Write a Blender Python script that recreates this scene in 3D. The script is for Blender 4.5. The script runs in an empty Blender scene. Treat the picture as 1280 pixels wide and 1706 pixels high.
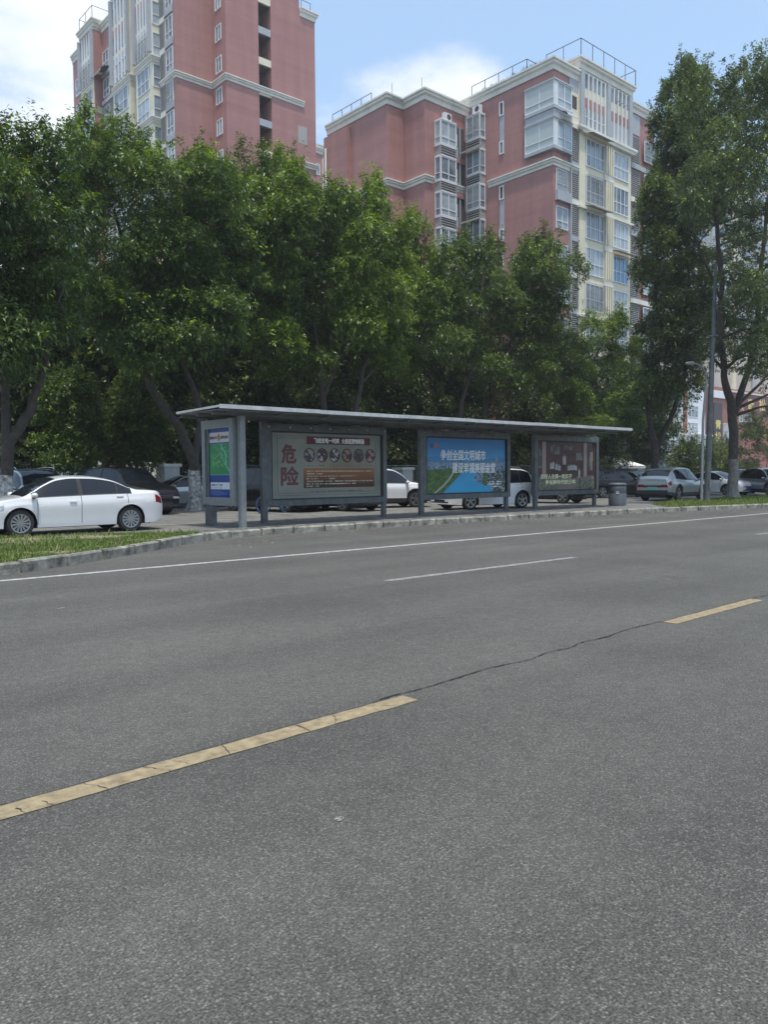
import bpy, math, random
import numpy as np
from mathutils import Vector

# ------------------------------------------------------------ camera, sky, sun, exposure
SC = bpy.context.scene
COL = SC.collection
FPX, YAW, PIT, ROL, CAMH = 1326.7426, math.radians(41.17361), math.radians(-2.72937), math.radians(-0.43036), 1.52
_F = np.array([math.sin(YAW)*math.cos(PIT), math.cos(YAW)*math.cos(PIT), math.sin(PIT)])
_R = np.array([math.cos(YAW), -math.sin(YAW), 0.0])
_U = np.cross(_R, _F)
R2 = math.cos(ROL)*_R + math.sin(ROL)*_U
U2 = -math.sin(ROL)*_R + math.cos(ROL)*_U
CAMP = np.array([0.0, 0.0, CAMH])
cd = bpy.data.cameras.new('camera'); cam = bpy.data.objects.new('camera', cd); COL.objects.link(cam)
from mathutils import Matrix
mw = Matrix(((R2[0], U2[0], -_F[0], 0), (R2[1], U2[1], -_F[1], 0), (R2[2], U2[2], -_F[2], CAMH), (0, 0, 0, 1)))
cam.matrix_world = mw
cd.sensor_fit = 'HORIZONTAL'; cd.sensor_width = 36.0; cd.lens = 36.0*FPX/1280.0
cd.clip_start = 0.1; cd.clip_end = 3000
SC.camera = cam

SUN_EL, SUN_AZ = 74.0, 212.0          # azimuth of the sun, degrees clockwise from +Y
SC.view_settings.view_transform = 'Standard'; SC.view_settings.look = 'None'
SC.view_settings.exposure = -0.08; SC.view_settings.gamma = 1.0
SC.cycles.use_denoising = True
SC.cycles.max_bounces = 7; SC.cycles.diffuse_bounces = 3; SC.cycles.glossy_bounces = 3
SC.cycles.transmission_bounces = 4; SC.cycles.transparent_max_bounces = 6

def sun_dir():
    e, a = math.radians(SUN_EL), math.radians(SUN_AZ)
    return Vector((math.sin(a)*math.cos(e), math.cos(a)*math.cos(e), math.sin(e)))
ld = bpy.data.lights.new('sun', 'SUN'); ld.energy = 4.0; ld.angle = math.radians(3.0); ld.color = (1.0, 0.94, 0.84)
sun = bpy.data.objects.new('sun', ld); COL.objects.link(sun)
sun.rotation_euler = sun_dir().to_track_quat('Z', 'Y').to_euler()

W = bpy.data.worlds.new('World'); SC.world = W; W.use_nodes = True
nt = W.node_tree; nt.nodes.clear()
def N(t, **k):
    n = nt.nodes.new(t)
    for a, b in k.items():
        setattr(n, a, b)
    return n
def world():
    out = N('ShaderNodeOutputWorld'); bg = N('ShaderNodeBackground')
    sky = N('ShaderNodeTexSky'); sky.sky_type = 'NISHITA'; sky.sun_disc = False
    sky.sun_elevation = math.radians(SUN_EL); sky.sun_rotation = math.radians(SUN_AZ)
    sky.air_density = 1.0; sky.dust_density = 2.5; sky.ozone_density = 2.0
    tc = N('ShaderNodeTexCoord')
    sep = N('ShaderNodeSeparateXYZ'); nt.links.new(tc.outputs['Generated'], sep.inputs[0])
    # clouds live on a flat layer: direction / height
    zz = N('ShaderNodeMath', operation='MAXIMUM'); nt.links.new(sep.outputs['Z'], zz.inputs[0]); zz.inputs[1].default_value = 0.0
    za = N('ShaderNodeMath', operation='ADD'); nt.links.new(zz.outputs[0], za.inputs[0]); za.inputs[1].default_value = 0.22
    dv = N('ShaderNodeVectorMath', operation='DIVIDE'); nt.links.new(tc.outputs['Generated'], dv.inputs[0])
    cz = N('ShaderNodeCombineXYZ')
    for i in range(3): nt.links.new(za.outputs[0], cz.inputs[i])
    nt.links.new(cz.outputs[0], dv.inputs[1])
    mp = N('ShaderNodeMapping'); nt.links.new(dv.outputs[0], mp.inputs[0]); mp.inputs['Scale'].default_value = (1, 1, 1.6)
    no = N('ShaderNodeTexNoise'); no.inputs['Scale'].default_value = 2.3; no.inputs['Detail'].default_value = 9; no.inputs['Roughness'].default_value = 0.56
    nt.links.new(mp.outputs[0], no.inputs['Vector'])
    acc = no.outputs['Fac']
    # banks of cloud in given compass directions
    for d, rad, amt in CLOUDS:
        vd = N('ShaderNodeVectorMath', operation='DISTANCE'); nt.links.new(tc.outputs['Generated'], vd.inputs[0]); vd.inputs[1].default_value = d
        mr = N('ShaderNodeMapRange'); mr.interpolation_type = 'SMOOTHSTEP'
        nt.links.new(vd.outputs['Value'], mr.inputs[0]); mr.inputs[1].default_value = 0; mr.inputs[2].default_value = rad
        mr.inputs[3].default_value = amt; mr.inputs[4].default_value = 0
        ad = N('ShaderNodeMath', operation='ADD'); nt.links.new(acc, ad.inputs[0]); nt.links.new(mr.outputs[0], ad.inputs[1]); acc = ad.outputs[0]
    ramp = N('ShaderNodeMapRange'); ramp.interpolation_type = 'SMOOTHSTEP'
    nt.links.new(acc, ramp.inputs[0]); ramp.inputs[1].default_value = 0.54; ramp.inputs[2].default_value = 0.80
    mix = N('ShaderNodeMix'); mix.data_type = 'RGBA'
    nt.links.new(ramp.outputs[0], mix.inputs[0])
    gain = N('ShaderNodeVectorMath', operation='MULTIPLY'); nt.links.new(sky.outputs[0], gain.inputs[0]); gain.inputs[1].default_value = SKYGAIN
    veil = N('ShaderNodeVectorMath', operation='ADD'); nt.links.new(gain.outputs[0], veil.inputs[0]); veil.inputs[1].default_value = VEIL
    nt.links.new(veil.outputs[0], mix.inputs[6]); mix.inputs[7].default_value = CLOUDC
    nt.links.new(mix.outputs[2], bg.inputs[0]); bg.inputs[1].default_value = 0.15
    nt.links.new(bg.outputs[0], out.inputs[0])

# ------------------------------------------------------------ picture point -> place in the world
def ray(u, v):
    return R2*((u-640)/FPX) - U2*((v-853)/FPX) + _F
def G(u, v, z=0.12):
    d = ray(u, v); return CAMP + d*(z-CAMH)/d[2]
def VY(u, v, Y):
    d = ray(u, v); return CAMP + d*Y/d[1]
def VX(u, v, X):
    d = ray(u, v); return CAMP + d*X/d[0]
def unit(v):
    v = np.array(v, float); return v/np.linalg.norm(v)
CLOUDS = [(tuple(unit(ray(10, 30))), 0.28, 0.28), (tuple(unit(ray(700, 150))), 0.09, 0.25), (tuple(unit(ray(810, 132))), 0.09, 0.27), (tuple(unit(ray(740, 40))), 0.10, -0.10),
          (tuple(unit(ray(560, 215))), 0.10, 0.20), (tuple(unit(ray(1010, 120))), 0.2, -0.12),(tuple(unit(ray(620, 20))), 0.22, -0.10)]
SKYGAIN = (1.0, 1.0, 1.0)
VEIL = (1.8, 2.65, 3.6)
CLOUDC = (7.6, 7.9, 8.2, 1)
world()

# ------------------------------------------------------------ mesh helpers
def origin(o):
    p = np.zeros(3)
    while o is not None:
        p = p + np.array(o.location); o = o.parent
    return p
class MB:
    def __init__(s): s.v = []; s.f = []; s.m = []; s.k = 0
    def add(s, vs, fs, k=None):
        b = len(s.v); s.v.extend([tuple(map(float, p)) for p in vs]); s.f.extend([tuple(b+i for i in f) for f in fs]); s.m.extend([s.k if k is None else k]*len(fs)); return s
    def hexa(s, p, k=None):
        return s.add(p, [(0, 3, 2, 1), (4, 5, 6, 7), (0, 1, 5, 4), (1, 2, 6, 5), (2, 3, 7, 6), (3, 0, 4, 7)], k)
    def box(s, x0, x1, y0, y1, z0, z1, k=None):
        return s.hexa([(x0, y0, z0), (x1, y0, z0), (x1, y1, z0), (x0, y1, z0), (x0, y0, z1), (x1, y0, z1), (x1, y1, z1), (x0, y1, z1)], k)
    def tube(s, pts, rad, n=8, cap=True, k=None):
        pts = [np.array(p, float) for p in pts]
        if not hasattr(rad, '__len__'): rad = [rad]*len(pts)
        t0 = unit(pts[1]-pts[0]); a = np.array([0, 0, 1.0]) if abs(t0[2]) < .9 else np.array([1.0, 0, 0])
        nrm = unit(np.cross(t0, a)); vs = []; fs = []
        for i, p in enumerate(pts):
            t = unit(pts[min(i+1, len(pts)-1)]-pts[max(i-1, 0)])
            nrm = unit(nrm - t*np.dot(nrm, t)); b = np.cross(t, nrm)
            for j in range(n):
                an = 2*math.pi*j/n; vs.append(p + (nrm*math.cos(an)+b*math.sin(an))*rad[i])
        for i in range(len(pts)-1):
            for j in range(n):
                j2 = (j+1) % n; fs.append((i*n+j, i*n+j2, (i+1)*n+j2, (i+1)*n+j))
        if cap: fs += [tuple(range(n-1, -1, -1)), tuple((len(pts)-1)*n+j for j in range(n))]
        return s.add(vs, fs, k)
    def lathe(s, prof, c=(0, 0, 0), axis='z', n=20, k=None, cap=True):
        vs = []; fs = []
        for r, h in prof:
            for j in range(n):
                a = 2*math.pi*j/n; x, y = r*math.cos(a), r*math.sin(a)
                vs.append((c[0]+x, c[1]+y, c[2]+h) if axis == 'z' else (c[0]+x, c[1]+h, c[2]+y))
        for i in range(len(prof)-1):
            for j in range(n):
                j2 = (j+1) % n; q = (i*n+j, i*n+j2, (i+1)*n+j2, (i+1)*n+j); fs.append(q if axis == 'z' else q[::-1])
        a = tuple(range(n-1, -1, -1)); b = tuple((len(prof)-1)*n+j for j in range(n))
        if cap: fs += [a, b] if axis == 'z' else [a[::-1], b[::-1]]
        return s.add(vs, fs, k)
    def prism(s, poly, z0, z1, k=None):
        n = len(poly)
        if sum(poly[i][0]*poly[(i+1) % n][1]-poly[(i+1) % n][0]*poly[i][1] for i in range(n)) < 0: poly = poly[::-1]
        vs = [(x, y, z0) for x, y in poly]+[(x, y, z1) for x, y in poly]
        return s.add(vs, [tuple(range(n-1, -1, -1)), tuple(range(n, 2*n))]+[(i, (i+1) % n, n+(i+1) % n, n+i) for i in range(n)], k)
    def build(s, name, mats, parent=None, smooth=False, ang=None, local=False):
        me = bpy.data.meshes.new(name); v = np.array(s.v)
        if parent is not None and not local: v = v - origin(parent)
        me.from_pydata(v.tolist(), [], s.f)
        if not isinstance(mats, (list, tuple)): mats = [mats]
        for m in mats: me.materials.append(m)
        if len(mats) > 1: me.polygons.foreach_set('material_index', s.m)
        if smooth:
            me.polygons.foreach_set('use_smooth', [True]*len(s.f))
            if ang: me.set_sharp_from_angle(angle=math.radians(ang))
        me.update()
        o = bpy.data.objects.new(name, me); COL.objects.link(o)
        if parent is not None: o.parent = parent
        return o
def tag(o, label=None, cat=None, group=None, kind=None):
    if label: o['label'] = label
    if cat: o['category'] = cat
    if group: o['group'] = group
    if kind: o['kind'] = kind
    return o
def empty(name, loc, label, cat, group=None, rz=0):
    o = bpy.data.objects.new(name, None); COL.objects.link(o); o.location = loc; o.rotation_euler = (0, 0, rz); o.empty_display_size = .3
    return tag(o, label, cat, group)

# ------------------------------------------------------------ materials
def mat(name, col, rough=.6, metal=0, var=0.0, vs=3.0, bump=0.0, bs=40.0, spec=.5, coat=0.0, var2=None, detail=6):
    m = bpy.data.materials.new(name); m.use_nodes = True; t = m.node_tree; b = t.nodes['Principled BSDF']
    b.inputs['Base Color'].default_value = (*col, 1); b.inputs['Roughness'].default_value = rough; b.inputs['Metallic'].default_value = metal
    b.inputs['Specular IOR Level'].default_value = spec; b.inputs['Coat Weight'].default_value = coat; b.inputs['Coat Roughness'].default_value = .04
    tc = t.nodes.new('ShaderNodeTexCoord')
    if var:
        n = t.nodes.new('ShaderNodeTexNoise'); n.inputs['Scale'].default_value = vs; n.inputs['Detail'].default_value = detail; n.inputs['Roughness'].default_value = .62
        t.links.new(tc.outputs['Object'], n.inputs['Vector'])
        mr = t.nodes.new('ShaderNodeMapRange'); mr.inputs[1].default_value = .3; mr.inputs[2].default_value = .7
        t.links.new(n.outputs['Fac'], mr.inputs[0])
        mx = t.nodes.new('ShaderNodeMix'); mx.data_type = 'RGBA'
        mx.inputs[6].default_value = (*[max(0, c*(1-var)) for c in col], 1)
        mx.inputs[7].default_value = (*(var2 if var2 else [min(1, c*(1+var*.7)) for c in col]), 1)
        t.links.new(mr.outputs[0], mx.inputs[0]); t.links.new(mx.outputs[2], b.inputs['Base Color'])
    if bump:
        n = t.nodes.new('ShaderNodeTexNoise'); n.inputs['Scale'].default_value = bs; n.inputs['Detail'].default_value = 4
        t.links.new(tc.outputs['Object'], n.inputs['Vector'])
        bp = t.nodes.new('ShaderNodeBump'); bp.inputs['Strength'].default_value = bump; bp.inputs['Distance'].default_value = .02
        t.links.new(n.outputs['Fac'], bp.inputs['Height']); t.links.new(bp.outputs[0], b.inputs['Normal'])
    return m
def attr_mat(name, rough=.55, translucent=0.0, spec=.5):
    m = bpy.data.materials.new(name); m.use_nodes = True; t = m.node_tree; b = t.nodes['Principled BSDF']
    a = t.nodes.new('ShaderNodeAttribute'); a.attribute_name = 'col'
    t.links.new(a.outputs['Color'], b.inputs['Base Color']); b.inputs['Roughness'].default_value = rough; b.inputs['Specular IOR Level'].default_value = spec
    if translucent:
        tr = t.nodes.new('ShaderNodeBsdfTranslucent'); mx = t.nodes.new('ShaderNodeMixShader'); mx.inputs[0].default_value = translucent
        g = t.nodes.new('ShaderNodeVectorMath'); g.operation = 'MULTIPLY'; g.inputs[1].default_value = (1.5, 1.5, .5)
        t.links.new(a.outputs['Color'], g.inputs[0]); t.links.new(g.outputs[0], tr.inputs['Color'])
        t.links.new(b.outputs[0], mx.inputs[1]); t.links.new(tr.outputs[0], mx.inputs[2]); t.links.new(mx.outputs[0], t.nodes['Material Output'].inputs[0])
    return m

def asphalt_mat():
    m = bpy.data.materials.new('asphalt'); m.use_nodes = True; t = m.node_tree; b = t.nodes['Principled BSDF']; L = t.links.new
    tc = t.nodes.new('ShaderNodeTexCoord'); P = tc.outputs['Object']
    def noise(sc, det=3, ro=.6):
        n = t.nodes.new('ShaderNodeTexNoise'); n.inputs['Scale'].default_value = sc; n.inputs['Detail'].default_value = det; n.inputs['Roughness'].default_value = ro; L(P, n.inputs['Vector']); return n.outputs['Fac']
    def mr(x, a, b_, c, d):
        n = t.nodes.new('ShaderNodeMapRange'); L(x, n.inputs[0]); n.inputs[1].default_value = a; n.inputs[2].default_value = b_; n.inputs[3].default_value = c; n.inputs[4].default_value = d; return n.outputs[0]
    def mul(a, b_):
        n = t.nodes.new('ShaderNodeMath'); n.operation = 'MULTIPLY'; L(a, n.inputs[0]); L(b_, n.inputs[1]); return n.outputs[0]
    def add(a, b_):
        n = t.nodes.new('ShaderNodeMath'); n.operation = 'ADD'; L(a, n.inputs[0]); L(b_, n.inputs[1]); return n.outputs[0]
    def cells(sc):
        vo = t.nodes.new('ShaderNodeTexVoronoi'); vo.inputs['Scale'].default_value = sc; L(P, vo.inputs['Vector'])
        sp = t.nodes.new('ShaderNodeSeparateColor'); L(vo.outputs['Color'], sp.inputs[0]); return mul(mul(mr(sp.outputs[0], .25, 1.0, 0, 1), mr(sp.outputs[0], .25, 1.0, 0, 1)), mr(vo.outputs['Distance'], .15, .6, 1, .15))
    stone = add(cells(88), mr(cells(150), 0, 1, 0, .9))
    big = mul(mr(noise(.45, 5, .6), .3, .7, .80, 1.18), mr(noise(.16, 3, .5), .3, .7, .86, 1.12))
    mid = mr(noise(7, 4, .65), .3, .7, .85, 1.15)
    fine = mr(noise(110, 2, .5), .3, .7, .45, 1.5)
    # tyre tracks: two slightly smoother bands in each lane, running along x
    s = t.nodes.new('ShaderNodeSeparateXYZ'); L(P, s.inputs[0])
    tr = t.nodes.new('ShaderNodeMath'); tr.operation = 'MULTIPLY'; L(s.outputs['Y'], tr.inputs[0]); tr.inputs[1].default_value = 2*math.pi/2.0
    sn = t.nodes.new('ShaderNodeMath'); sn.operation = 'SINE'; L(tr.outputs[0], sn.inputs[0])
    track = mr(sn.outputs[0], -1, 1, .90, 1.06)
    mpx = t.nodes.new('ShaderNodeMapping'); mpx.inputs['Scale'].default_value = (.09, 1.5, 1); L(P, mpx.inputs[0]); ns = t.nodes.new('ShaderNodeTexNoise'); ns.inputs['Scale'].default_value = 1.0; ns.inputs['Detail'].default_value = 6; L(mpx.outputs[0], ns.inputs['Vector'])
    spot = mr(noise(1.1, 2, .4), .70, .78, 1, .72)
    base = mul(mul(mul(mul(mul(big, mid), fine), track), mr(ns.outputs['Fac'], .3, .7, .86, 1.10)), spot)
    val = add(mul(base, mr(base, 0, 1, .075, .075)), mul(stone, mr(base, 0, 1, .145, .145)))
    cc = t.nodes.new('ShaderNodeCombineColor'); 
    for i, g in enumerate((1.0, .972, .86)):
        q = t.nodes.new('ShaderNodeMath'); q.operation = 'MULTIPLY'; L(val, q.inputs[0]); q.inputs[1].default_value = g; L(q.outputs[0], cc.inputs[i])
    L(cc.outputs[0], b.inputs['Base Color']); b.inputs['Roughness'].default_value = .82; b.inputs['Specular IOR Level'].default_value = .35
    bp = t.nodes.new('ShaderNodeBump'); bp.inputs['Strength'].default_value = .7; bp.inputs['Distance'].default_value = .006
    L(add(stone, fine), bp.inputs['Height']); L(bp.outputs[0], b.inputs['Normal'])
    return m
def paving_mat(name, c1, c2, mortar, sx=.4, sy=.2):
    m = bpy.data.materials.new(name); m.use_nodes = True; t = m.node_tree; b = t.nodes['Principled BSDF']; L = t.links.new
    tc = t.nodes.new('ShaderNodeTexCoord'); br = t.nodes.new('ShaderNodeTexBrick'); L(tc.outputs['Object'], br.inputs['Vector'])
    br.inputs['Scale'].default_value = 1; br.inputs['Brick Width'].default_value = sx; br.inputs['Row Height'].default_value = sy; br.inputs['Mortar Size'].default_value = .008
    br.inputs['Color1'].default_value = (*c1, 1); br.inputs['Color2'].default_value = (*c2, 1); br.inputs['Mortar'].default_value = (*mortar, 1)
    n = t.nodes.new('ShaderNodeTexNoise'); n.inputs['Scale'].default_value = 1.3; n.inputs['Detail'].default_value = 8; n.inputs['Roughness'].default_value = .7; L(tc.outputs['Object'], n.inputs['Vector'])
    mr = t.nodes.new('ShaderNodeMapRange'); L(n.outputs['Fac'], mr.inputs[0]); mr.inputs[1].default_value = .3; mr.inputs[2].default_value = .7; mr.inputs[3].default_value = .55; mr.inputs[4].default_value = 1.35
    v = t.nodes.new('ShaderNodeVectorMath'); v.operation = 'SCALE'; L(br.outputs['Color'], v.inputs[0]); L(mr.outputs[0], v.inputs['Scale'])
    L(v.outputs[0], b.inputs['Base Color']); b.inputs['Roughness'].default_value = .85
    return m
def tile_mat(name, col, band=.14):
    """small facade tiles: faint joints, broad lighter courses, rain streaks"""
    m = bpy.data.materials.new(name); m.use_nodes = True; t = m.node_tree; b = t.nodes['Principled BSDF']; L = t.links.new
    tc = t.nodes.new('ShaderNodeTexCoord'); s = t.nodes.new('ShaderNodeSeparateXYZ'); L(tc.outputs['Object'], s.inputs[0])
    def M(op, a, b_):
        n = t.nodes.new('ShaderNodeMath'); n.operation = op
        for i, q in enumerate((a, b_)):
            if hasattr(q, 'links'): L(q, n.inputs[i])
            elif q is not None: n.inputs[i].default_value = q
        return n.outputs[0]
    def noise(vec, sc, det=5):
        n = t.nodes.new('ShaderNodeTexNoise'); n.inputs['Scale'].default_value = sc; n.inputs['Detail'].default_value = det; L(vec, n.inputs['Vector']); return n.outputs['Fac']
    mp = t.nodes.new('ShaderNodeMapping'); mp.inputs['Scale'].default_value = (1.4, 1.4, .12); L(tc.outputs['Object'], mp.inputs[0])
    mp2 = t.nodes.new('ShaderNodeMapping'); mp2.inputs['Scale'].default_value = (.05, .05, 1.5); L(tc.outputs['Object'], mp2.inputs[0])
    streak = noise(mp.outputs[0], 1.0, 6); course = noise(mp2.outputs[0], 1.0, 3); blot = noise(tc.outputs['Object'], 9.0, 4)
    j = M('GREATER_THAN', M('FRACT', M('MULTIPLY', s.outputs['Z'], 8.0), None), .9)
    w = M('ADD', M('ADD', M('MULTIPLY', M('SUBTRACT', streak, .5), .4), M('MULTIPLY', M('SUBTRACT', course, .5), band*3)), M('MULTIPLY', M('SUBTRACT', blot, .5), .35))
    w = M('ADD', M('ADD', w, 1.0), M('MULTIPLY', j, .05))
    v = t.nodes.new('ShaderNodeVectorMath'); v.operation = 'SCALE'; v.inputs[0].default_value = col; L(w, v.inputs['Scale'])
    L(v.outputs[0], b.inputs['Base Color']); b.inputs['Roughness'].default_value = .5; b.inputs['Specular IOR Level'].default_value = .3
    return m
M_ = {}
M_['asphalt'] = asphalt_mat()
M_['pave'] = paving_mat('pavement_tiles', (.19, .185, .17), (.14, .138, .13), (.05, .05, .046), .6, .3)
M_['soil'] = mat('soil', (.085, .085, .045), .95, var=.4, vs=3, var2=(.30, .26, .16))
M_['kerb'] = mat('kerb_concrete', (.235, .23, .195), .92, var=.8, vs=4.0, bump=.5, bs=30, detail=9)
M_['white_paint'] = mat('white_road_paint', (.38, .38, .36), .8, var=.5, vs=9, bump=.3, bs=150)
M_['worn_paint'] = mat('worn_white_road_paint', (.24, .24, .23), .8, var=.45, vs=11, bump=.3, bs=150)
M_['yellow_paint'] = mat('yellow_road_paint', (.27, .215, .125), .8, var=.42, vs=13, detail=9, bump=.3, bs=150)
M_['tar'] = mat('dark_crack', (.018, .018, .018), .9)
M_['pink'] = tile_mat('pink_facade_tiles', (.335, .172, .154))
M_['cornice'] = mat('white_cornice_paint', (.66, .655, .59), .7, var=.14, vs=1.3)
M_['cream'] = mat('cream_render', (.66, .63, .49), .75, var=.10, vs=.9)
M_['greywall'] = mat('grey_render', (.36, .39, .42), .7, var=.10, vs=1.5)
M_['frame'] = mat('white_window_frame', (.66, .68, .69), .45)
M_['pane'] = mat('window_glass', (.10, .14, .17), .06, spec=1.0, var=.5, vs=.55, var2=(.30, .36, .40))
M_['pane_pale'] = mat('curtained_glass', (.34, .40, .43), .12, spec=.9, var=.35, vs=.8)
M_['pane_blue'] = mat('blue_glass', (.10, .27, .48), .07, spec=1.0, var=.3, vs=.7)
M_['shade_dark'] = mat('shade_dark', (.07, .06, .065), .8, var=.3, vs=.8)  # dark tone with the shade of openings and recesses put into it
M_['louvre'] = mat('grey_louvre', (.30, .30, .29), .6)
M_['rail'] = mat('grey_rail', (.17, .18, .19), .5, metal=.3)
M_['steel'] = mat('brushed_steel', (.22, .235, .235), .45, metal=.25, var=.16, vs=7)
M_['steel_dark'] = mat('dark_shaded_steel', (.105, .115, .115), .45, metal=.25, var=.35, vs=4)  # frame steel toned down for roof shade; also the lamp pole's dark grey
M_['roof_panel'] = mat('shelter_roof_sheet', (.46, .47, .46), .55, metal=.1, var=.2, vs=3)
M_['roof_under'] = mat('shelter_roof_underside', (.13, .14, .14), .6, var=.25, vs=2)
M_['poster'] = attr_mat('printed_poster', .3, spec=.25)
M_['leaf'] = attr_mat('leaves', .42, .30, .5)
M_['grass'] = attr_mat('grass_blades', .6, .25, .3)
M_['bark'] = mat('bark', (.062, .052, .042), .95, var=.45, vs=7, bump=.8, bs=14)
M_['whitewash'] = mat('whitewashed_bark', (.10, .09, .08), .9, var=.2, vs=9, var2=(.62, .62, .58), bump=.6, bs=20, detail=9)
M_['whitewash_dull'] = mat('old_whitewash', (.13, .12, .105), .9, var=.2, vs=6, var2=(.24, .235, .21), bump=.6, bs=20)
M_['white_wall'] = mat('white_wall_paint', (.72, .75, .78), .7, var=.07, vs=.4)
M_['redbrick'] = tile_mat('dark_red_tiles', (.30, .115, .085))
M_['signred'] = mat('dark_red_signboard', (.17, .028, .035), .5, var=.12, vs=1)
M_['gold'] = mat('gold_letter', (.75, .62, .17), .4)
M_['ink'] = mat('dark_letter', (.07, .07, .07), .5)
M_['letter_white'] = mat('white_letter', (.78, .80, .80), .5)
M_['letter_cream'] = mat('cream_letter', (.66, .66, .40), .5)
M_['letter_red'] = mat('red_letter', (.13, .035, .033), .5)
M_['letter_blue'] = mat('blue_letter', (.03, .10, .22), .5)
M_['rubber'] = mat('tyre_rubber', (.018, .018, .02), .8)
M_['black_plastic'] = mat('black_plastic', (.02, .02, .022), .55)
M_['alloy'] = mat('alloy_rim', (.33, .34, .35), .3, metal=.8)
M_['car_glass'] = mat('car_glass', (.012, .015, .020), .03, spec=.45)
M_['lamp_glass'] = mat('headlamp_glass', (.35, .38, .4), .08, spec=1.0, coat=1, var=.6, vs=14)
M_['tail'] = mat('tail_lamp', (.16, .008, .012), .2, spec=.4)
M_['plate_blue'] = mat('blue_plate', (.02, .05, .30), .4)
M_['plate_green'] = mat('green_plate', (.10, .36, .27), .4)
M_['chrome'] = mat('chrome', (.6, .6, .62), .15, metal=.9)
M_['bin'] = mat('grey_bin_plastic', (.085, .10, .115), .55, var=.2, vs=5)
M_['canvas'] = mat('white_canvas', (.74, .73, .70), .8, var=.06, vs=2)
M_['stone_white'] = mat('white_pillar_tiles', (.50, .52, .50), .7, var=.15, vs=3)
M_['darkwall'] = mat('dark_garden_wall', (.09, .09, .085), .9, var=.4, vs=2)
M_['flake'] = mat('pale_litter', (.30, .29, .26), .8)
# ------------------------------------------------------------ the ground
def sheet(name, poly, z, m, kind='structure'):
    o = MB().add([(x, y, z) for x, y in poly], [tuple(range(len(poly)))]).build(name, m); return tag(o, kind=kind)
KP = [(-90, 12.6), (-20, 12.6), (-2, 12.62), (1.5, 12.75), (3.5, 13.02), (4.6, 13.55), (5.7, 14.3), (6.9, 15.05), (8.2, 16.1), (9.3, 16.72), (10.4, 17.1), (11.9, 17.16), (14.7, 17.0), (17.5, 16.88),
      (19.6, 16.62), (21.8, 16.5), (23.9, 16.3), (27.4, 15.75), (30.3, 15.2), (34.3, 14.45), (39, 13.6), (45, 13.1), (60, 12.9), (90, 12.8), (220, 12.8)]
def resample(P, step):
    P = [np.array(p, float) for p in P]; out = [P[0]]; d = 0.0
    for a, b in zip(P[:-1], P[1:]):
        L = np.linalg.norm(b-a); t = step-d
        while t < L: out.append(a+(b-a)*t/L); t += step
        d = L-(t-step)
    return out
def smooth(P, it=2):
    P = [np.array(p, float) for p in P]
    for _ in range(it):
        Q = [P[0]]
        for a, b in zip(P[:-1], P[1:]): Q += [a*.75+b*.25, a*.25+b*.75]
        P = Q+[P[-1]]
    return P
KS = resample(smooth(KP, 2), 1.0)
def offs(P, d):
    out = []
    for i, p in enumerate(P):
        t = unit(P[min(i+1, len(P)-1)]-P[max(i-1, 0)]); out.append(p+np.array([-t[1], t[0]])*d)
    return out
sheet('ground', [(-900, -900), (1400, -900), (1400, 1400), (-900, 1400)], -.04, M_['soil'])
# carriageway: a grid-free strip that follows the kerb
rb = MB(); K0 = KS
vs = [(p[0], p[1]+.03, 0) for p in K0]+[(p[0], -16, 0) for p in K0]; n = len(K0)
rb.add(vs, [(n+i, n+i+1, i+1, i) for i in range(n-1)]); tag(rb.build('road', M_['asphalt']), kind='structure')
K1 = offs(KS, .13); rb = MB()
vs = [(p[0], p[1], .12) for p in K1]+[(p[0], 160, .12) for p in K1]
rb.add(vs, [(i, i+1, n+i+1, n+i) for i in range(n-1)][::1]); tag(rb.build('pavement', M_['pave']), kind='structure')
# kerb: cast blocks one metre long with open joints, chipped and slightly out of line
random.seed(4); kb = MB(); KO = offs(KS, .145)
for i in range(len(KS)-1):
    a, b, c, d = KS[i], KS[i+1], KO[i+1], KO[i]
    if not (-30 < a[0] < 110): 
        kb.add([(*a, -.02), (*b, -.02), (*c, -.02), (*d, -.02), (*a, .13), (*b, .13), (*c, .13), (*d, .13)], [(4, 5, 6, 7), (0, 1, 5, 4)]); continue
    g = random.uniform(.02, .05); a2, b2, c2, d2 = a+(b-a)*g, b-(b-a)*g*.6, c-(c-d)*g, d+(c-d)*g
    h = (.185 if a[0] < 9.6 else .165)+random.uniform(-.009, .010); o = random.uniform(-.008, .008); w = unit(d-a)*.028
    q = [np.append(p+w/.022*o, 0) for p in (a2, b2, c2, d2)]; W3 = np.append(w, 0)
    dz = [random.uniform(-.004, .004) for _ in range(2)]
    lo = [p+np.array([0, 0, -.03]) for p in q]
    m1 = [q[0]+[0, 0, h-.028], q[1]+[0, 0, h-.028]]
    t1 = [q[0]+W3+[0, 0, h+dz[0]], q[1]+W3+[0, 0, h+dz[1]], q[2]+[0, 0, h+dz[1]], q[3]+[0, 0, h+dz[0]]]
    vs = lo+m1+t1
    kb.add(vs, [(0, 1, 5, 4), (4, 5, 7, 6), (6, 7, 8, 9), (1, 2, 8, 7, 5), (3, 0, 4, 6, 9)])
tag(kb.build('kerb', M_['kerb']), kind='structure')
# edging strip behind the shelter and long joints in the paving
for i, (y0, y1) in enumerate([(18.02, 18.14), (20.75, 20.9)]):
    pb = MB()
    for x in np.arange(9.8, 44, .9): pb.box(x, x+.885, y0, y1, .10, .137)
    tag(pb.build('paving_edge', M_['kerb']), kind='structure')
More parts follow.
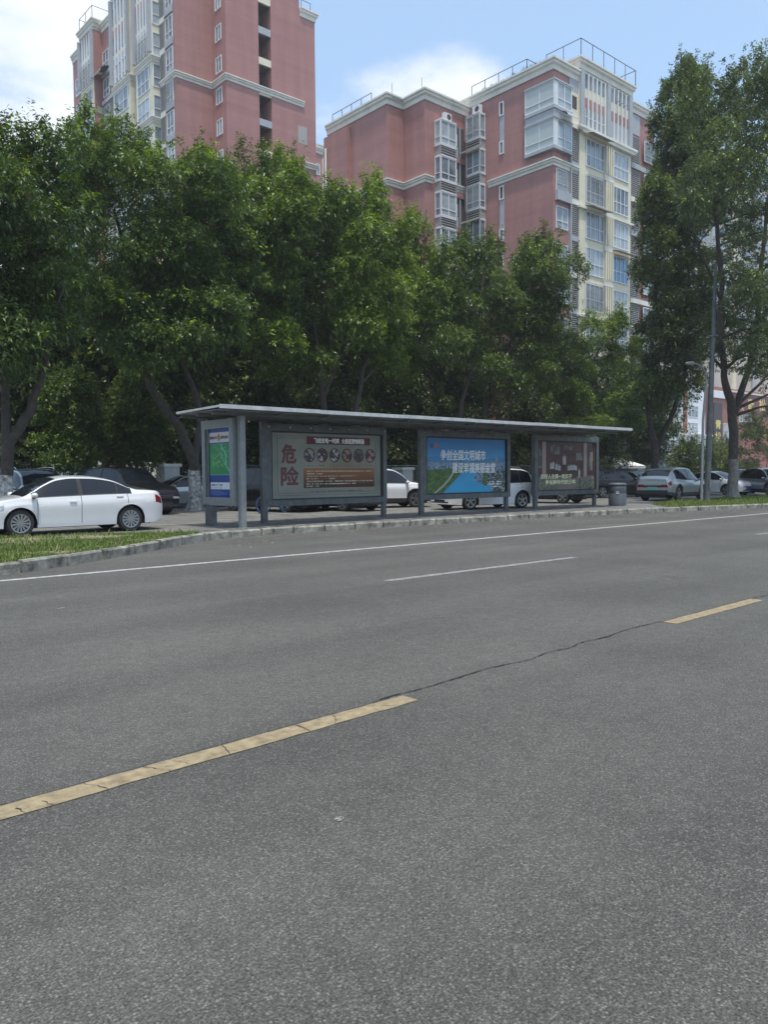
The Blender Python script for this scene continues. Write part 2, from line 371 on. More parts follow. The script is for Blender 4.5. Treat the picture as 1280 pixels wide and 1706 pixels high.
# painted lines
def strip(name, pts, w, z, m, wob=0.0, seed=1, kind='structure'):
    rnd = random.Random(seed); P = resample(pts, .12) ; P.append(np.array(pts[-1], float)); b = MB(); vs = []
    for i, p in enumerate(P):
        t = unit(P[min(i+1, len(P)-1)]-P[max(i-1, 0)]); nn = np.array([-t[1], t[0]])
        vs += [(*(p+nn*(w/2+rnd.uniform(-wob, wob))), z), (*(p-nn*(w/2+rnd.uniform(-wob, wob))), z)]
    b.add(vs, [(2*i+1, 2*i+3, 2*i+2, 2*i) for i in range(len(P)-1)]); o = b.build(name, m); return tag(o, kind=kind)
strip('edge_line', [(-60, 12.4), (3.0, 12.42), (20, 12.45), (60, 12.45), (160, 12.4)], .15, .004, M_['white_paint'], .006)
for x0 in (-17, -5.2, 7.45, 19.3, 31.5, 43.5, 55.5):
    strip('lane_line', [(x0, 8.47), (x0+4.5, 8.47+.0)], .14, .004, M_['worn_paint'], .012, int(x0+30))
def g2(u, v): return tuple(G(u, v, 0)[:2])
ya, yb = np.array(g2(-6, 1357)), np.array(g2(684, 1163)); yc, yd = np.array(g2(1116, 1038)), np.array(g2(1262, 999))
strip('centre_line', [tuple(ya-(yb-ya)*.6), tuple(yb)], .155, .004, M_['yellow_paint'], .005, 3)
strip('centre_line', [tuple(yc), tuple(yd)], .155, .004, M_['yellow_paint'], .005, 4)
strip('centre_line', [tuple(yd+(yd-yc)*1.6), tuple(yd+(yd-yc)*2.7)], .155, .004, M_['yellow_paint'], .005, 5)
# the seam that has opened along the centre line, and cross cracks in the paint
rnd = random.Random(9); tt = (yb-ya)/np.linalg.norm(yb-ya); nn = np.array([-tt[1], tt[0]]); cp = [ya-tt*1.0+nn*.084, yb-tt*.3+nn*.086]
for (u, v) in [(665, 1155), (720, 1142), (800, 1120), (900, 1093), (1000, 1063), (1100, 1036)]: cp.append(np.array(g2(u, v)))
t2 = (yd-yc)/np.linalg.norm(yd-yc); n2 = np.array([-t2[1], t2[0]]); cp += [yc+n2*.09, yd+n2*.088, np.array(g2(1290, 988)), np.array(g2(1290, 988))+(yd-yc)*2]
P = resample([tuple(p) for p in cp], .05); b = MB(); vs = []
for i, p in enumerate(P):
    x = p[0]; near = x < yb[0]-.2 or yc[0] < x < yd[0]; w = (.0028 if near else .0052)*rnd.uniform(.3, 1.9); off = (.002 if near else .022)*math.sin(i*.37+2*math.sin(i*.11))+rnd.uniform(-.005, .005)*(.5 if near else 1)
    vs += [(p[0], p[1]+off+w, .0065), (p[0], p[1]+off-w, .0065)]
b.add(vs, [(2*i+1, 2*i+3, 2*i+2, 2*i) for i in range(len(P)-1)]); tag(b.build('seam_crack', M_['tar']), kind='structure')
b = MB(); d = yb-ya; L = np.linalg.norm(d); tt = d/L; nn = np.array([-tt[1], tt[0]])
sp = .1
while sp < L-.1:
    p = ya+tt*sp; q = [p-nn*.078]; sk = rnd.uniform(-.03, .035); nseg = rnd.choice((3, 6, 6, 6)); wk = rnd.uniform(.0008, .0028)
    for j in range(nseg): q.append(q[-1]+nn*.026+tt*(sk*.6+rnd.uniform(-.016, .018)))
    vs = []
    for pt in q: w = wk*rnd.uniform(.5, 1.8); vs += [(*(pt+tt*w), .0068), (*(pt-tt*w), .0068)]
    b.add(vs, [(2*i, 2*i+1, 2*i+3, 2*i+2) for i in range(len(q)-1)]); sp += rnd.choice((.12, .22, .3, .42))*rnd.uniform(.7, 1.4)
tag(b.build('paint_cracks', M_['tar']), kind='structure')
# scattered litter and grit at the kerb
b = MB(); rnd = random.Random(12)
for _ in range(420):
    x = rnd.uniform(8.5, 40); ky = np.interp(x, [p[0] for p in KP], [p[1] for p in KP]); y = ky-abs(rnd.gauss(0, .9))-.05; s = rnd.uniform(.012, .035); a = rnd.uniform(0, 6)
    b.add([(x+s*math.cos(a+i*1.7), y+s*math.sin(a+i*1.7), .006+.01*rnd.random()) for i in range(4)], [(0, 1, 2, 3)])
x, y = g2(566, 1366)
for _ in range(14):
    s = rnd.uniform(.003, .010); a = rnd.uniform(0, 6); dx, dy = rnd.gauss(0, .014), rnd.gauss(0, .010)
    b.add([(x+dx+s*math.cos(a+i*1.7), y+dy+s*math.sin(a+i*1.7), .007) for i in range(4)], [(0, 1, 2, 3)])
x, y = g2(100, 1014); b.add([(x-.05, y-.02, .007), (x+.06, y-.015, .007), (x+.03, y+.03, .007)], [(0, 1, 2)])
tag(b.build('litter', M_['flake']), 'small pale bits of litter scattered on the asphalt along the kerb', 'litter', kind='stuff')
# verges
ks = [p for p in K1 if -40 < p[0] < 9.0]
left_poly = [tuple(p) for p in ks]+[(9.1, 17.3), (8.4, 18.0), (7.2, 18.6), (5.0, 18.95), (-40, 18.95)]
ks2 = [p for p in K1 if 30.0 < p[0] < 90]
right_poly = [tuple(p) for p in ks2]+[(90, 18.4), (60, 18.6), (44, 19.3), (36, 19.2), (31.2, 18.2), (29.4, 16.4)]
def slab(name, poly, z0, z1, m): return tag(MB().prism(poly, z0, z1).build(name, m), kind='structure')
slab('verge_soil', left_poly, .10, .165, M_['soil']); slab('verge_soil', right_poly, .10, .135, M_['soil'])
def inside(px, py, poly):
    r = np.zeros(len(px), bool); n = len(poly)
    for i in range(n):
        x1, y1 = poly[i]; x2, y2 = poly[(i+1) % n]
        if y1 == y2: continue
        c = ((y1 > py) != (y2 > py)) & (px < (x2-x1)*(py-y1)/(y2-y1)+x1); r ^= c
    return r
def raw_mesh(name, verts, faces4, cols, m, parent=None):
    me = bpy.data.meshes.new(name); nf = len(faces4); me.vertices.add(len(verts)); me.vertices.foreach_set('co', verts.astype(np.float32).ravel())
    me.loops.add(nf*4); me.loops.foreach_set('vertex_index', faces4.astype(np.int32).ravel())
    me.polygons.add(nf); me.polygons.foreach_set('loop_start', np.arange(0, nf*4, 4, dtype=np.int32))
    a = me.attributes.new('col', 'FLOAT_COLOR', 'FACE'); a.data.foreach_set('color', np.column_stack([cols, np.ones(nf)]).astype(np.float32).ravel())
    me.materials.append(m); me.update(calc_edges=True); me.validate()
    o = bpy.data.objects.new(name, me); COL.objects.link(o)
    if parent is not None: o.parent = parent
    return o
def grass(name, poly, dens, seed, bare, xr, h=.085, zg=.134):
    rng = np.random.default_rng(seed); P = np.array(poly); x0, x1 = xr; y0, y1 = P[:, 1].min(), P[:, 1].max()
    n = int((x1-x0)*(y1-y0)*dens); x = rng.uniform(x0, x1, n); y = rng.uniform(y0, y1, n); ok = inside(x, y, poly)
    pn = np.sin(x*1.7+1.3*np.sin(y*2.1))*np.cos(y*2.3+x*.6)+.5*np.sin(x*5.1+y*4.3)
    ok &= rng.random(n) < np.clip(.62+.45*pn, .12, 1)
    for bx, by, br in bare: ok &= (((x-bx)/br)**2+((y-by)/(br*.45))**2 > rng.uniform(.5, 1.3, n)) | (rng.random(n) < .1)
    x, y, pn = x[ok], y[ok], pn[ok]; n = len(x); a = rng.uniform(0, 6.28, n); hh = h*rng.uniform(.45, 1.25, n)*(1+.35*np.clip(pn, -1, 1)); w = rng.uniform(.004, .009, n)*1.5
    tall = rng.random(n) < .03; hh[tall] *= 2.2
    lx, ly = np.cos(a)*hh*.5, np.sin(a)*hh*.5; z = zg
    base = np.column_stack([x, y, np.full(n, z)]); ox = np.column_stack([-np.sin(a)*w, np.cos(a)*w, np.zeros(n)])
    mid = base+np.column_stack([lx*.45, ly*.45, hh*.6]); tip = base+np.column_stack([lx, ly, hh])
    V = np.stack([base-ox, base+ox, mid+ox*.8, tip], 1).reshape(-1, 3); Fc = np.arange(n*4).reshape(-1, 4)
    g = rng.uniform(.7, 1.3, n)[:, None]; t = np.clip(rng.random(n)*.8+.2*pn, 0, 1)[:, None]
    c = (np.array([.075, .13, .03])*(1-t)+np.array([.14, .20, .05])*t)*g; dry = rng.random(n) < .12; c[dry] = np.array([.30, .26, .12])
    return tag(raw_mesh(name, V, Fc, c, M_['grass']), kind='stuff')
bx, by = G(45, 902, .13)[:2]
o = grass('grass', left_poly, 2300, 3, [(bx, by, 2.1), (bx+1.3, by-.7, 1.0), (4.6, 14.6, .9), (8.9, 17.4, .8), (2.4, 17.0, .9), (6.8, 16.0, .5)], (-1.5, 10.2), .055, .164); tag(o, 'short patchy green grass on the verge beside the white sedan', 'grass')
o = grass('grass', right_poly, 900, 5, [(32, 17.4, .6)], (28, 58), .08); tag(o, 'short dark green grass under the trees right of the bin', 'grass')

# ------------------------------------------------------------ lettering
def glyphs(text):
    c = bpy.data.curves.new('t', 'FONT'); c.body = text; o = bpy.data.objects.new('t', c); COL.objects.link(o)
    dg = bpy.context.evaluated_depsgraph_get(); me = o.evaluated_get(dg).to_mesh()
    v = [(p.co.x, p.co.y) for p in me.vertices]; f = [tuple(q.vertices) for q in me.polygons]
    o.evaluated_get(dg).to_mesh_clear(); bpy.data.objects.remove(o); bpy.data.curves.remove(c); return v, f
def put_text(mb, fc, text, s0, s1, z0, z1, d, bold=0.0, shear=0.0):
    """text stretched to fill a rectangle on a facade plane; bold repeats it slightly offset"""
    v, f = glyphs(text); X = [p[0] for p in v]; Y = [p[1] for p in v]; ax, bx, ay, by = min(X), max(X), min(Y), max(Y)
    k = 0
    for ds, dz in ([(0, 0)] if not bold else [(0, 0), (bold, 0), (-bold, 0), (0, bold), (0, -bold)]):
        P = [fc.p(s0+(x-ax)/(bx-ax)*(s1-s0)+ds+shear*(y-ay)/(by-ay)*(z1-z0), z0+(y-ay)/(by-ay)*(z1-z0)+dz, d+k*.0004) for x, y in v]; mb.add(P, f); k += 1
class Face:
    """a vertical plane: s along it, z up, d outward. dirs are ground vectors"""
    def __init__(s, o, t, n): s.o = np.array(o, float)[:2]; s.t = unit(t); s.n = unit(n)
    def p(s, a, z, d=0): q = s.o+s.t*a+s.n*d; return (q[0], q[1], z)
    def box(s, mb, s0, s1, z0, z1, d0, d1, k=None):
        P = [s.p(s0, z0, d0), s.p(s1, z0, d0), s.p(s1, z0, d1), s.p(s0, z0, d1), s.p(s0, z1, d0), s.p(s1, z1, d0), s.p(s1, z1, d1), s.p(s0, z1, d1)]
        flip = (s.t[0]*s.n[1]-s.t[1]*s.n[0]) < 0
        if flip: P = [P[i] for i in (3, 2, 1, 0, 7, 6, 5, 4)]
        return mb.hexa(P, k)
def facing_road(Y, x0=0): return Face((x0, Y), (1, 0), (0, -1))       # s runs to the right, looks at the camera side
def facing_left(X, y0=0): return Face((X, y0), (0, -1), (-1, 0))      # s = -Y, runs to the right as seen from the road
# ------------------------------------------------------------ bus shelter
def poster(name, fc, s0, s1, z0, z1, d, fn, nx, ny, parent):
    xs = np.linspace(0, 1, nx+1); ys = np.linspace(0, 1, ny+1); V = [fc.p(s0+(s1-s0)*x, z0+(z1-z0)*y, d) for y in ys for x in xs]
    V = np.array(V)-origin(parent); i, j = np.meshgrid(np.arange(nx), np.arange(ny)); a = (j*(nx+1)+i).ravel()
    Fq = np.column_stack([a, a+1, a+nx+2, a+nx+1]); cx = ((i+.5)/nx).ravel(); cy = ((j+.5)/ny).ravel()
    o = raw_mesh(name, V, Fq, np.clip(fn(cx, cy), 0, 1), M_['poster'], parent); return o
def lerp(a, b, t): t = np.clip(t, 0, 1)[:, None]; return np.array(a)*(1-t)+np.array(b)*t
def hsh(x, y, s=1.0): q = np.sin(np.floor(x)*12.9898*s+np.floor(y)*78.233+s)*43758.5453; return q-np.floor(q)
def vnoise(x, y):
    fx, fy = x-np.floor(x), y-np.floor(y); fx = fx*fx*(3-2*fx); fy = fy*fy*(3-2*fy)
    return (hsh(x, y)*(1-fx)+hsh(x+1, y)*fx)*(1-fy)+(hsh(x, y+1)*(1-fx)+hsh(x+1, y+1)*fx)*fy
def river(x, y):
    c = lerp((.07, .30, .55), (.03, .15, .36), (y-.45)/.5)
    hill = .63+.04*np.sin(x*9)+.02*np.sin(x*23); c = np.where((y < hill)[:, None], lerp((.05, .17, .30), (.06, .20, .36), (y-.45)*4), c)
    city = y < .56+.02*np.sin(x*40); b = hsh(x*70, y*46); c = np.where(city[:, None], lerp((.06, .10, .16), (.30, .38, .45), b*b), c)
    tall = (y < .56+.13*(hsh(x*30, x*0) > .72)*((x < .12) | (x > .85))) & (y > .5); c = np.where(tall[:, None], lerp((.10, .17, .26), (.22, .30, .38), b), c)
    n = vnoise(x*34, y*24)*.6+vnoise(x*80, y*60)*.4
    tr = (x < .06+(y)*.95+.12) & (y < .42+.1*x) | ((x > .70) & (y < .38)); c = np.where(tr[:, None], lerp((.015, .05, .02), (.12, .19, .05), n), c)
    rgt = (x > .74) & (y < .40); c = np.where(rgt[:, None], lerp((.04, .06, .06), (.30, .33, .34), (hsh(x*60, y*46) > .55)*hsh(x*33, y*27)), c)
    lx, rx = .20+(y)*.62, .80-.17*np.clip(y*2.6, 0, 1)+.05*np.sin(y*20)-.06*(y > .12); wat = (x > lx) & (x < rx) & (y < .43); c = np.where(wat[:, None], lerp((.035, .30, .50), (.05, .27, .48), y*2+.3*vnoise(x*12, y*5)), c)
    path = np.abs(x-(lx-.10+.02*np.sin(y*9))) < .008+.006*(1-y); path &= (y < .4); c = np.where(path[:, None], np.array([.35, .36, .32]), c)
    for yy, a, b_ in ((.19, .755, .945), (.145, .755, .945), (.10, .81, .93)):
        q = (np.abs(y-yy) < .013) & (x > a) & (x < b_) & (hsh(x*130, y*70+yy) > .35); c = np.where(q[:, None], np.array([.6, .62, .6]), c)
    return c*(1.15+.16*vnoise(x*9, y*7))[:, None]
def danger(x, y):
    n = vnoise(x*6, y*4)*.6+vnoise(x*16, y*9)*.4; c = lerp((.27, .31, .27), (.42, .41, .34), n)
    warm = np.exp(-((x-.62)/.28)**2-((y-.48)/.13)**2)+.7*np.exp(-((x-.68)/.3)**2-((y-.10)/.05)**2); c = lerp((0, 0, 0), (0, 0, 0), x)+c*(1-.55*warm[:, None])+np.array([.34, .24, .11])*(.6*warm)[:, None]
    for r, w in ((.028, .003), (.05, .003)):
        fr = ((np.abs(x-r) < w*.6) | (np.abs(x-(1-r)) < w*.6)) & (y > r*1.6) & (y < 1-r*1.6) | ((np.abs(y-r*1.6) < w) | (np.abs(y-(1-r*1.6)) < w)) & (x > r) & (x < 1-r); c = np.where(fr[:, None], np.array([.12, .15, .14]), c)
    bx = (x > .27) & (x < .935) & (y > .155) & (y < .46); g = lerp((.10, .045, .035), (.42, .17, .06), (y-.2)/.22+.35*(vnoise(x*7, y*9)-.5)); c = np.where(bx[:, None], g, c)
    for k, yy in enumerate((.415, .375, .335, .295, .255, .215, .178)):
        end = (.915, .44, .77, .56, .92, .75, .42)[k]; ln = (np.abs(y-yy) < .008) & (x > .295) & (x < end) & (hsh(x*150, y*0+k) > .22) & ~((k == 3) & (x > .40) & (x < .50)); c = np.where(ln[:, None], np.array([.62, .58, .46]), c)
    ln = (np.abs(y-.095) < .009) & (x > .33) & (x < .82) & (hsh(x*110, y*0+9) > .25); c = np.where(ln[:, None], np.array([.10, .16, .20]), c)
    for k in range(6):
        ln = (np.abs(y-(.50)) < .008) & (np.abs(x-(.325+k*.114)) < (.05, .03, .045, .03, .025, .045)[k]) & (hsh(x*150, y*0+k) > .3); c = np.where(ln[:, None], np.array([.05, .17, .26]), c)
    bn = (x > .30) & (x < .895) & (y > .835) & (y < .955); c = np.where(bn[:, None], np.array([.17, .03, .035]), c)
    for k in range(6):
        cx, cy = .325+k*.114, .665; r = np.hypot((x-cx)/.050, (y-cy)/.112); inn = lerp((.08, .08, .09), ((.42, .42, .40), (.55, .5, .46), (.62, .62, .6), (.45, .3, .22), (.16, .2, .2), (.5, .34, .32))[k], (vnoise(x*46+k*7, y*22+k) > .47)*1.0)
        c = np.where((r < 1)[:, None], inn, c); sl = (np.abs((x-cx)/.050+(y-cy)/.112) < .16) & (r < 1); c = np.where(((r < 1) & (r > .84) | sl)[:, None], np.array([.14, .035, .035]), c)
    return c*(.58+.2*vnoise(x*5, y*4))[:, None]
def school(x, y):
    n = vnoise(x*14, y*8); c = lerp((.07, .025, .022), (.13, .05, .04), n)
    for a, b in ((.08, .14), (.80, .86)): c = np.where(((x > a) & (x < b) & (y > .25))[:, None], np.array([.40, .34, .31]), c)
    for a, b, lo, hi in ((.22, .37, .74, .93), (.66, .78, .62, .78), (.45, .60, .84, .93), (.02, .07, .45, .85), (.90, .97, .4, .8)):
        q = (x > a) & (x < b) & (y > lo) & (y < hi); c = np.where(q[:, None], lerp((.10, .09, .09), (.22, .20, .19), (hsh(x*24, y*10) > .4)*1.0), c)
    fl = y < .26+.03*np.sin(x*8); c = np.where(fl[:, None], lerp((.17, .14, .11), (.30, .25, .2), vnoise(x*5, y*6)), c)
    bsh = (y < .22+.06*np.sin(x*21)) & ((x < .33) | (x > .66)); c = np.where(bsh[:, None], lerp((.07, .09, .05), (.33, .32, .24), hsh(x*60, y*36)), c)
    def fig(cx, base, h, w):
        nonlocal c
        leg = (np.abs(x-cx) < w*.55) & (y > base) & (y < base+h*.42); c = np.where(leg[:, None], np.array([.03, .03, .035]), c)
        top = (np.abs(x-cx) < w) & (y >= base+h*.36) & (y < base+h*.8); c = np.where(top[:, None], np.array([.62, .62, .60])*(.6+.4*vnoise(x*90,y*60))[:,None], c)
        hd = np.hypot((x-cx)/(w*.62), (y-base-h*.9)/(h*.11)) < 1; c = np.where(hd[:, None], np.array([.30, .17, .12]), c)
        hr = hd & (y > base+h*.92); c = np.where(hr[:, None], np.array([.03, .025, .02]), c)
    for cx, b, h, w in ((.23, .33, .28, .022), (.265, .33, .30, .018), (.32, .31, .28, .022), (.37, .31, .25, .018), (.53, .32, .22, .018), (.565, .33, .23, .017), (.60, .32, .24, .017), (.635, .33, .23, .017), (.665, .33, .2, .015), (.455, .38, .40, .030), (.72, .12, .36, .017)): fig(cx, b, h, w)
    return c*(.62+.2*vnoise(x*7, y*5))[:, None]
def netmap(x, y):
    c = np.tile(np.array([.015, .045, .20]), (len(x), 1)); hd = (x > .09) & (x < .93) & (y > .80) & (y < .945); c = np.where(hd[:, None], np.array([.50, .49, .49]), c)
    mp = (x > .09) & (x < .95) & (y > .325) & (y < .785); c = np.where(mp[:, None], lerp((.012, .17, .045), (.03, .24, .07), vnoise(x*5, y*8)), c)
    ed = mp & ((x < .115) | (x > .925) | (y < .335) | (y > .775)); c = np.where(ed[:, None], np.array([.10, .28, .28]), c)
    def line(p, w, col):
        nonlocal c
        for (x1, y1), (x2, y2) in zip(p[:-1], p[1:]):
            dx, dy = x2-x1, (y2-y1)*2.0; t = np.clip(((x-x1)*dx+(y-y1)*2*dy)/(dx*dx+dy*dy), 0, 1); q = np.hypot(x-x1-t*dx, (y-y1)*2-t*dy) < w; c = np.where((q & mp)[:, None], np.array(col), c)
    line([(.58, .78), (.62, .72), (.74, .66), (.78, .60), (.76, .52), (.80, .45), (.86, .41), (.95, .355)], .020, (.16, .42, .38)); line([(.55, .65), (.60, .60), (.64, .56), (.70, .50), (.80, .45)], .010, (.14, .38, .30))
    rnd = random.Random(5)
    for _ in range(26):
        a, b = rnd.uniform(.15, .8), rnd.uniform(.42, .74); th = rnd.choice((.25, -.9, .6)); l = rnd.uniform(.08, .3); line([(a, b), (a+l*math.cos(th), b+l*math.sin(th)*.5)], .005, rnd.choice(((.14, .40, .22), (.36, .42, .14), (.12, .34, .18))))
    line([(.12, .62), (.18, .60), (.24, .57), (.28, .52), (.20, .45)], .008, (.14, .4, .22))
    wh = (x > .13) & (x < .93) & (y > .115) & (y < .215); c = np.where(wh[:, None], np.array([.58, .60, .62]), c)
    tx = wh & (y > .165) & (y < .195) & (x > .17) & (x < .62) & (hsh(x*40, y*0+2) > .3); c = np.where(tx[:, None], np.array([.16, .18, .24]), c)
    tx = wh & (y > .13) & (y < .145) & (x > .17) & (x < .6) & (hsh(x*50, y*0+5) > .4); c = np.where(tx[:, None], np.array([.3, .32, .36]), c)
    wv = (y < .10) & (y < .105-.16*(x-.25)**2+.0*x) & (y > .02+.07*np.abs(x-.4)); c = np.where((wv & (x > .1))[:, None], np.array([.05, .10, .28]), c)
    return c
def shelter():
    S = empty('bus_shelter', (19.4, 18.9, .12), 'long grey steel bus shelter with flat roof, three poster cases and a map case', 'bus shelter')
    # roof: shallow folded slab in sections, lighter front lip
    X0, X1, Y0, Y1, Z = 10.02, 28.75, 17.62, 19.97, 3.185; b = MB()
    nx = 6
    for i in range(nx):
        xa = X0+(X1-X0)*i/nx+.006; xb = X0+(X1-X0)*(i+1)/nx-.006; dz = (.004 if i % 2 else -.004)
        b.add([(xa, Y0+.04, Z+.09+dz), (xb, Y0+.04, Z+.09+dz), (xb, Y1, Z+.055+dz), (xa, Y1, Z+.055+dz), (xa, Y0+.04, Z+.03), (xb, Y0+.04, Z+.03), (xb, Y1, Z-.01), (xa, Y1, Z-.01)], [(0, 1, 2, 3), (2, 1, 5, 6), (3, 2, 6, 7), (0, 3, 7, 4), (1, 0, 4, 5)])
    R = b.build('roof', M_['roof_panel'], S)
    b = MB()
    for i in range(nx):
        xa = X0+(X1-X0)*i/nx+.004; xb = X0+(X1-X0)*(i+1)/nx-.004; z = Z+(.004, -.003, .002, -.004, .003, 0)[i]
        b.box(xa, xb, Y0, Y0+.038, z-.002, z+.10)
    b.build('fascia', M_['roof_panel'], R)
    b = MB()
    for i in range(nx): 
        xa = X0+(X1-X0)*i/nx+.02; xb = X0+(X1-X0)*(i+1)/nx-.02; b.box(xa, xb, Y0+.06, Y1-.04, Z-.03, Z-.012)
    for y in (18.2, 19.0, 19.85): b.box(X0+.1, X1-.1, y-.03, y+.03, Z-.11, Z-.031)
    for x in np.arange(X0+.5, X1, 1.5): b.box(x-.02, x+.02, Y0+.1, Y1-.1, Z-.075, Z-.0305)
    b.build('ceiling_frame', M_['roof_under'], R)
    zt = Z-.112
    bl = MB()
    for x in np.arange(X0+.25, X1-.1, .62): bl.lathe([(.012, 0), (.012, -.012)][::-1], (x, Y0, Z+.07), 'y', 6)
    for (cs0, cs1, cz0, cz1) in ((12.68, 17.32, .60, 3.02), (18.98, 23.58, .62, 3.02), (25.12, 29.42, .62, 3.02)):
        for x in np.linspace(cs0+.08, cs1-.08, 7):
            for z in (cz0+.08, cz1-.1): bl.lathe([(.014, 0), (.014, -.010)][::-1], (x, 19.64, z), 'y', 6)
    o = bl.build('bolts', M_['chrome'], S); o['kind'] = 'stuff'
    def post(x, y, w=.17, dd=.13, m='steel_dark', z0=.12): 
        b = MB(); b.box(x-w/2, x+w/2, y-dd/2, y+dd/2, z0, zt); b.box(x-w/2-.05, x+w/2+.05, y-dd/2-.05, y+dd/2+.05, z0, z0+.012); return b.build('post', M_[m], S)
    post(11.03, 18.3, .16, .16, 'steel')
    for x in (12.55, 18.85, 25.05): post(x, 19.62, .17, .13)
    for x in (17.25, 23.45, 29.25): post(x, 19.75, .15, .12)
    post(10.93, 19.85, .12, .16, z0=.72)
    # three poster cases
    f = facing_road(19.70)
    def case(s0, s1, z0, z1, name, fn, nx, ny, lab):
        b = MB(); fw, fz = .16, .17
        f.box(b, s0, s1, z0, z0+fz, -.10, .06); f.box(b, s0, s1, z1-fz*1.25, z1, -.10, .06); f.box(b, s0, s0+fw, z0+fz, z1-fz*1.25, -.10, .06); f.box(b, s1-fw, s1, z0+fz, z1-fz*1.25, -.10, .06)
        f.box(b, s0+.01, s1-.01, z0+.01, z1-.01, -.16, -.101)
        C = b.build('poster_case', M_['steel_dark'], S); C['label'] = lab
        b = MB(); a0, a1, c0, c1 = s0+fw, s1-fw, z0+fz, z1-fz*1.25; g = .045
        f.box(b, a0, a1, c0, c0+g, -.1, .045); f.box(b, a0, a1, c1-g, c1, -.1, .045); f.box(b, a0, a0+g, c0+g, c1-g, -.1, .045); f.box(b, a1-g, a1, c0+g, c1-g, -.1, .045)
        b.build('gasket', M_['black_plastic'], C)
        r = (a0+g, a1-g, c0+g, c1-g); poster(name, f, *r, -.02, fn, nx, ny, C); return C, r
    C1, r1 = case(12.68, 17.32, .60, 3.02, 'poster', danger, 340, 170, 'poster case with a pale fire danger poster in red writing')
    C2, r2 = case(18.98, 23.58, .62, 3.02, 'poster', river, 260, 150, 'poster case with a blue river and city poster')
    C3, r3 = case(25.12, 29.42, .62, 3.02, 'poster', school, 240, 150, 'poster case with a reddish school children poster')
    def T(C, r, text, x0, x1, y0, y1, m, bold=0, d=-.016, nm='lettering', shear=0):
        b = MB(); sx, sz = r[1]-r[0], r[3]-r[2]; put_text(b, f, text, r[0]+sx*x0, r[0]+sx*x1, r[2]+sz*y0, r[2]+sz*y1, d, bold, shear); return b.build(nm, M_[m], C)
    T(C1, r1, '危', .085, .205, .54, .82, 'letter_red', .022); T(C1, r1, '险', .08, .225, .20, .48, 'letter_red', .022)
    T(C1, r1, '飞线充电一时爽', .365, .595, .855, .935, 'letter_white', .008); T(C1, r1, '火烧连营悔断肠', .62, .835, .855, .935, 'letter_white', .008)
    T(C2, r2, '争创全国文明城市', .17, .73, .60, .79, 'letter_white', .009, shear=.04); T(C2, r2, '建设幸福美丽金堂', .31, .86, .365, .555, 'letter_white', .009, shear=.04)
    T(C3, r3, '扣好人生第一粒扣子', .055, .585, .235, .325, 'letter_cream', .010); T(C3, r3, '争当新时代好少年', .13, .65, .115, .205, 'letter_cream', .010)
    b = MB(); f.box(b, r2[0]+.22, r2[0]+.35, r2[3]-.36, r2[3]-.20, -.0195, -.016); b.build('emblem', M_['letter_blue'], C2)
    b = MB(); b.lathe([(.085, 0), (.085, .004)], f.p(r2[0]+.50, r2[3]-.28, -.016), 'y', 14); b.build('emblem', mat('pale_red_print', (.45, .13, .10), .5), C2)
    # map case at the near end, facing up the road
    f2 = facing_left(10.93); b = MB(); s0, s1, z0, z1 = -20.08, -18.42, .70, 3.02
    for q in ((s0, s1, z0, z0+.22), (s0, s1, z1-.24, z1), (s0, s0+.17, z0+.22, z1-.24), (s1-.17, s1, z0+.22, z1-.24)): f2.box(b, *q, -.11, .10)
    f2.box(b, s0+.01, s1-.01, z0+.01, z1-.01, -.16, -.111); C4 = b.build('map_case', M_['steel'], S); C4['label'] = 'narrow end case with a green bus network map on blue'
    b = MB(); f2.box(b, -20.0, -19.6, .12, z0, -.07, .07); b.build('leg', M_['steel_dark'], C4)
    r = (s0+.17, s1-.17, z0+.22, z1-.24); poster('route_map', f2, *r, .03, netmap, 90, 170, C4)
    w, hh = r[1]-r[0], r[3]-r[2]
    for txt, a, c in (('智慧出行', .13, .43), ('便民查询', .58, .88)):
        b = MB(); put_text(b, f2, txt, r[0]+w*a, r[0]+w*c, r[2]+hh*.850, r[2]+hh*.892, .034, .003); b.build('lettering', M_['letter_red'], C4)
    b = MB(); P = []; 
    for j in range(18): P.append(f2.p(r[0]+w*.505+.07*math.cos(j*math.pi/9), r[2]+hh*.872+.10*math.sin(j*math.pi/9), .035))
    b.add(P, [tuple(range(18))]); b.build('emblem', mat('bronze_print', (.33, .20, .04), .4), C4)
    return S
shelter()
# ------------------------------------------------------------ street furniture
def pole():
    P = empty('street_lamp', (38.5, 18.2, .12), 'tall grey street lamp pole with a slim second mast and curved arm', 'street lamp')
    Y = 18.2; b0 = VY(1178, 836, Y); b0[2] = .12; t = VY(1193, 440, Y); b = MB(); b.tube([b0, b0+[0, 0, .02]], .28, 16); b.tube([b0+[0, 0, .02], b0*.5+t*.5, t], [.145, .115, .08], 14); b.build('pole', M_['steel_dark'], P, True, 40)
    b = MB(); c0 = VY(1169, 836, Y-.15); c0[2] = .12; pts = [c0, VY(1172, 700, Y-.15), VY(1177, 640, Y-.15), VY(1176, 622, Y-.15), VY(1170, 611, Y-.15), VY(1160, 606, Y-.15), VY(1152, 606, Y-.15)]
    b.tube(pts, [.07, .06, .052, .045, .04, .036, .03], 10); b.build('side_mast', M_['steel'], P, True, 40)
    b = MB(); e = VY(1150, 606, Y-.15); b.tube([e+[.25, 0, .04], e+[-.35, 0, -.02]], [.10, .06], 8); b.build('lamp_head', M_['steel'], P, True)
    b = MB(); m = VY(1188, 560, Y); b.box(m[0]-.14, m[0]+.14, Y-.2, Y+.2, m[2]-.03, m[2]+.03); b.box(b0[0]-.10, b0[0]+.10, Y-.172, Y-.16, .75, 1.15); b.build('bracket', M_['rail'], P)
pole()
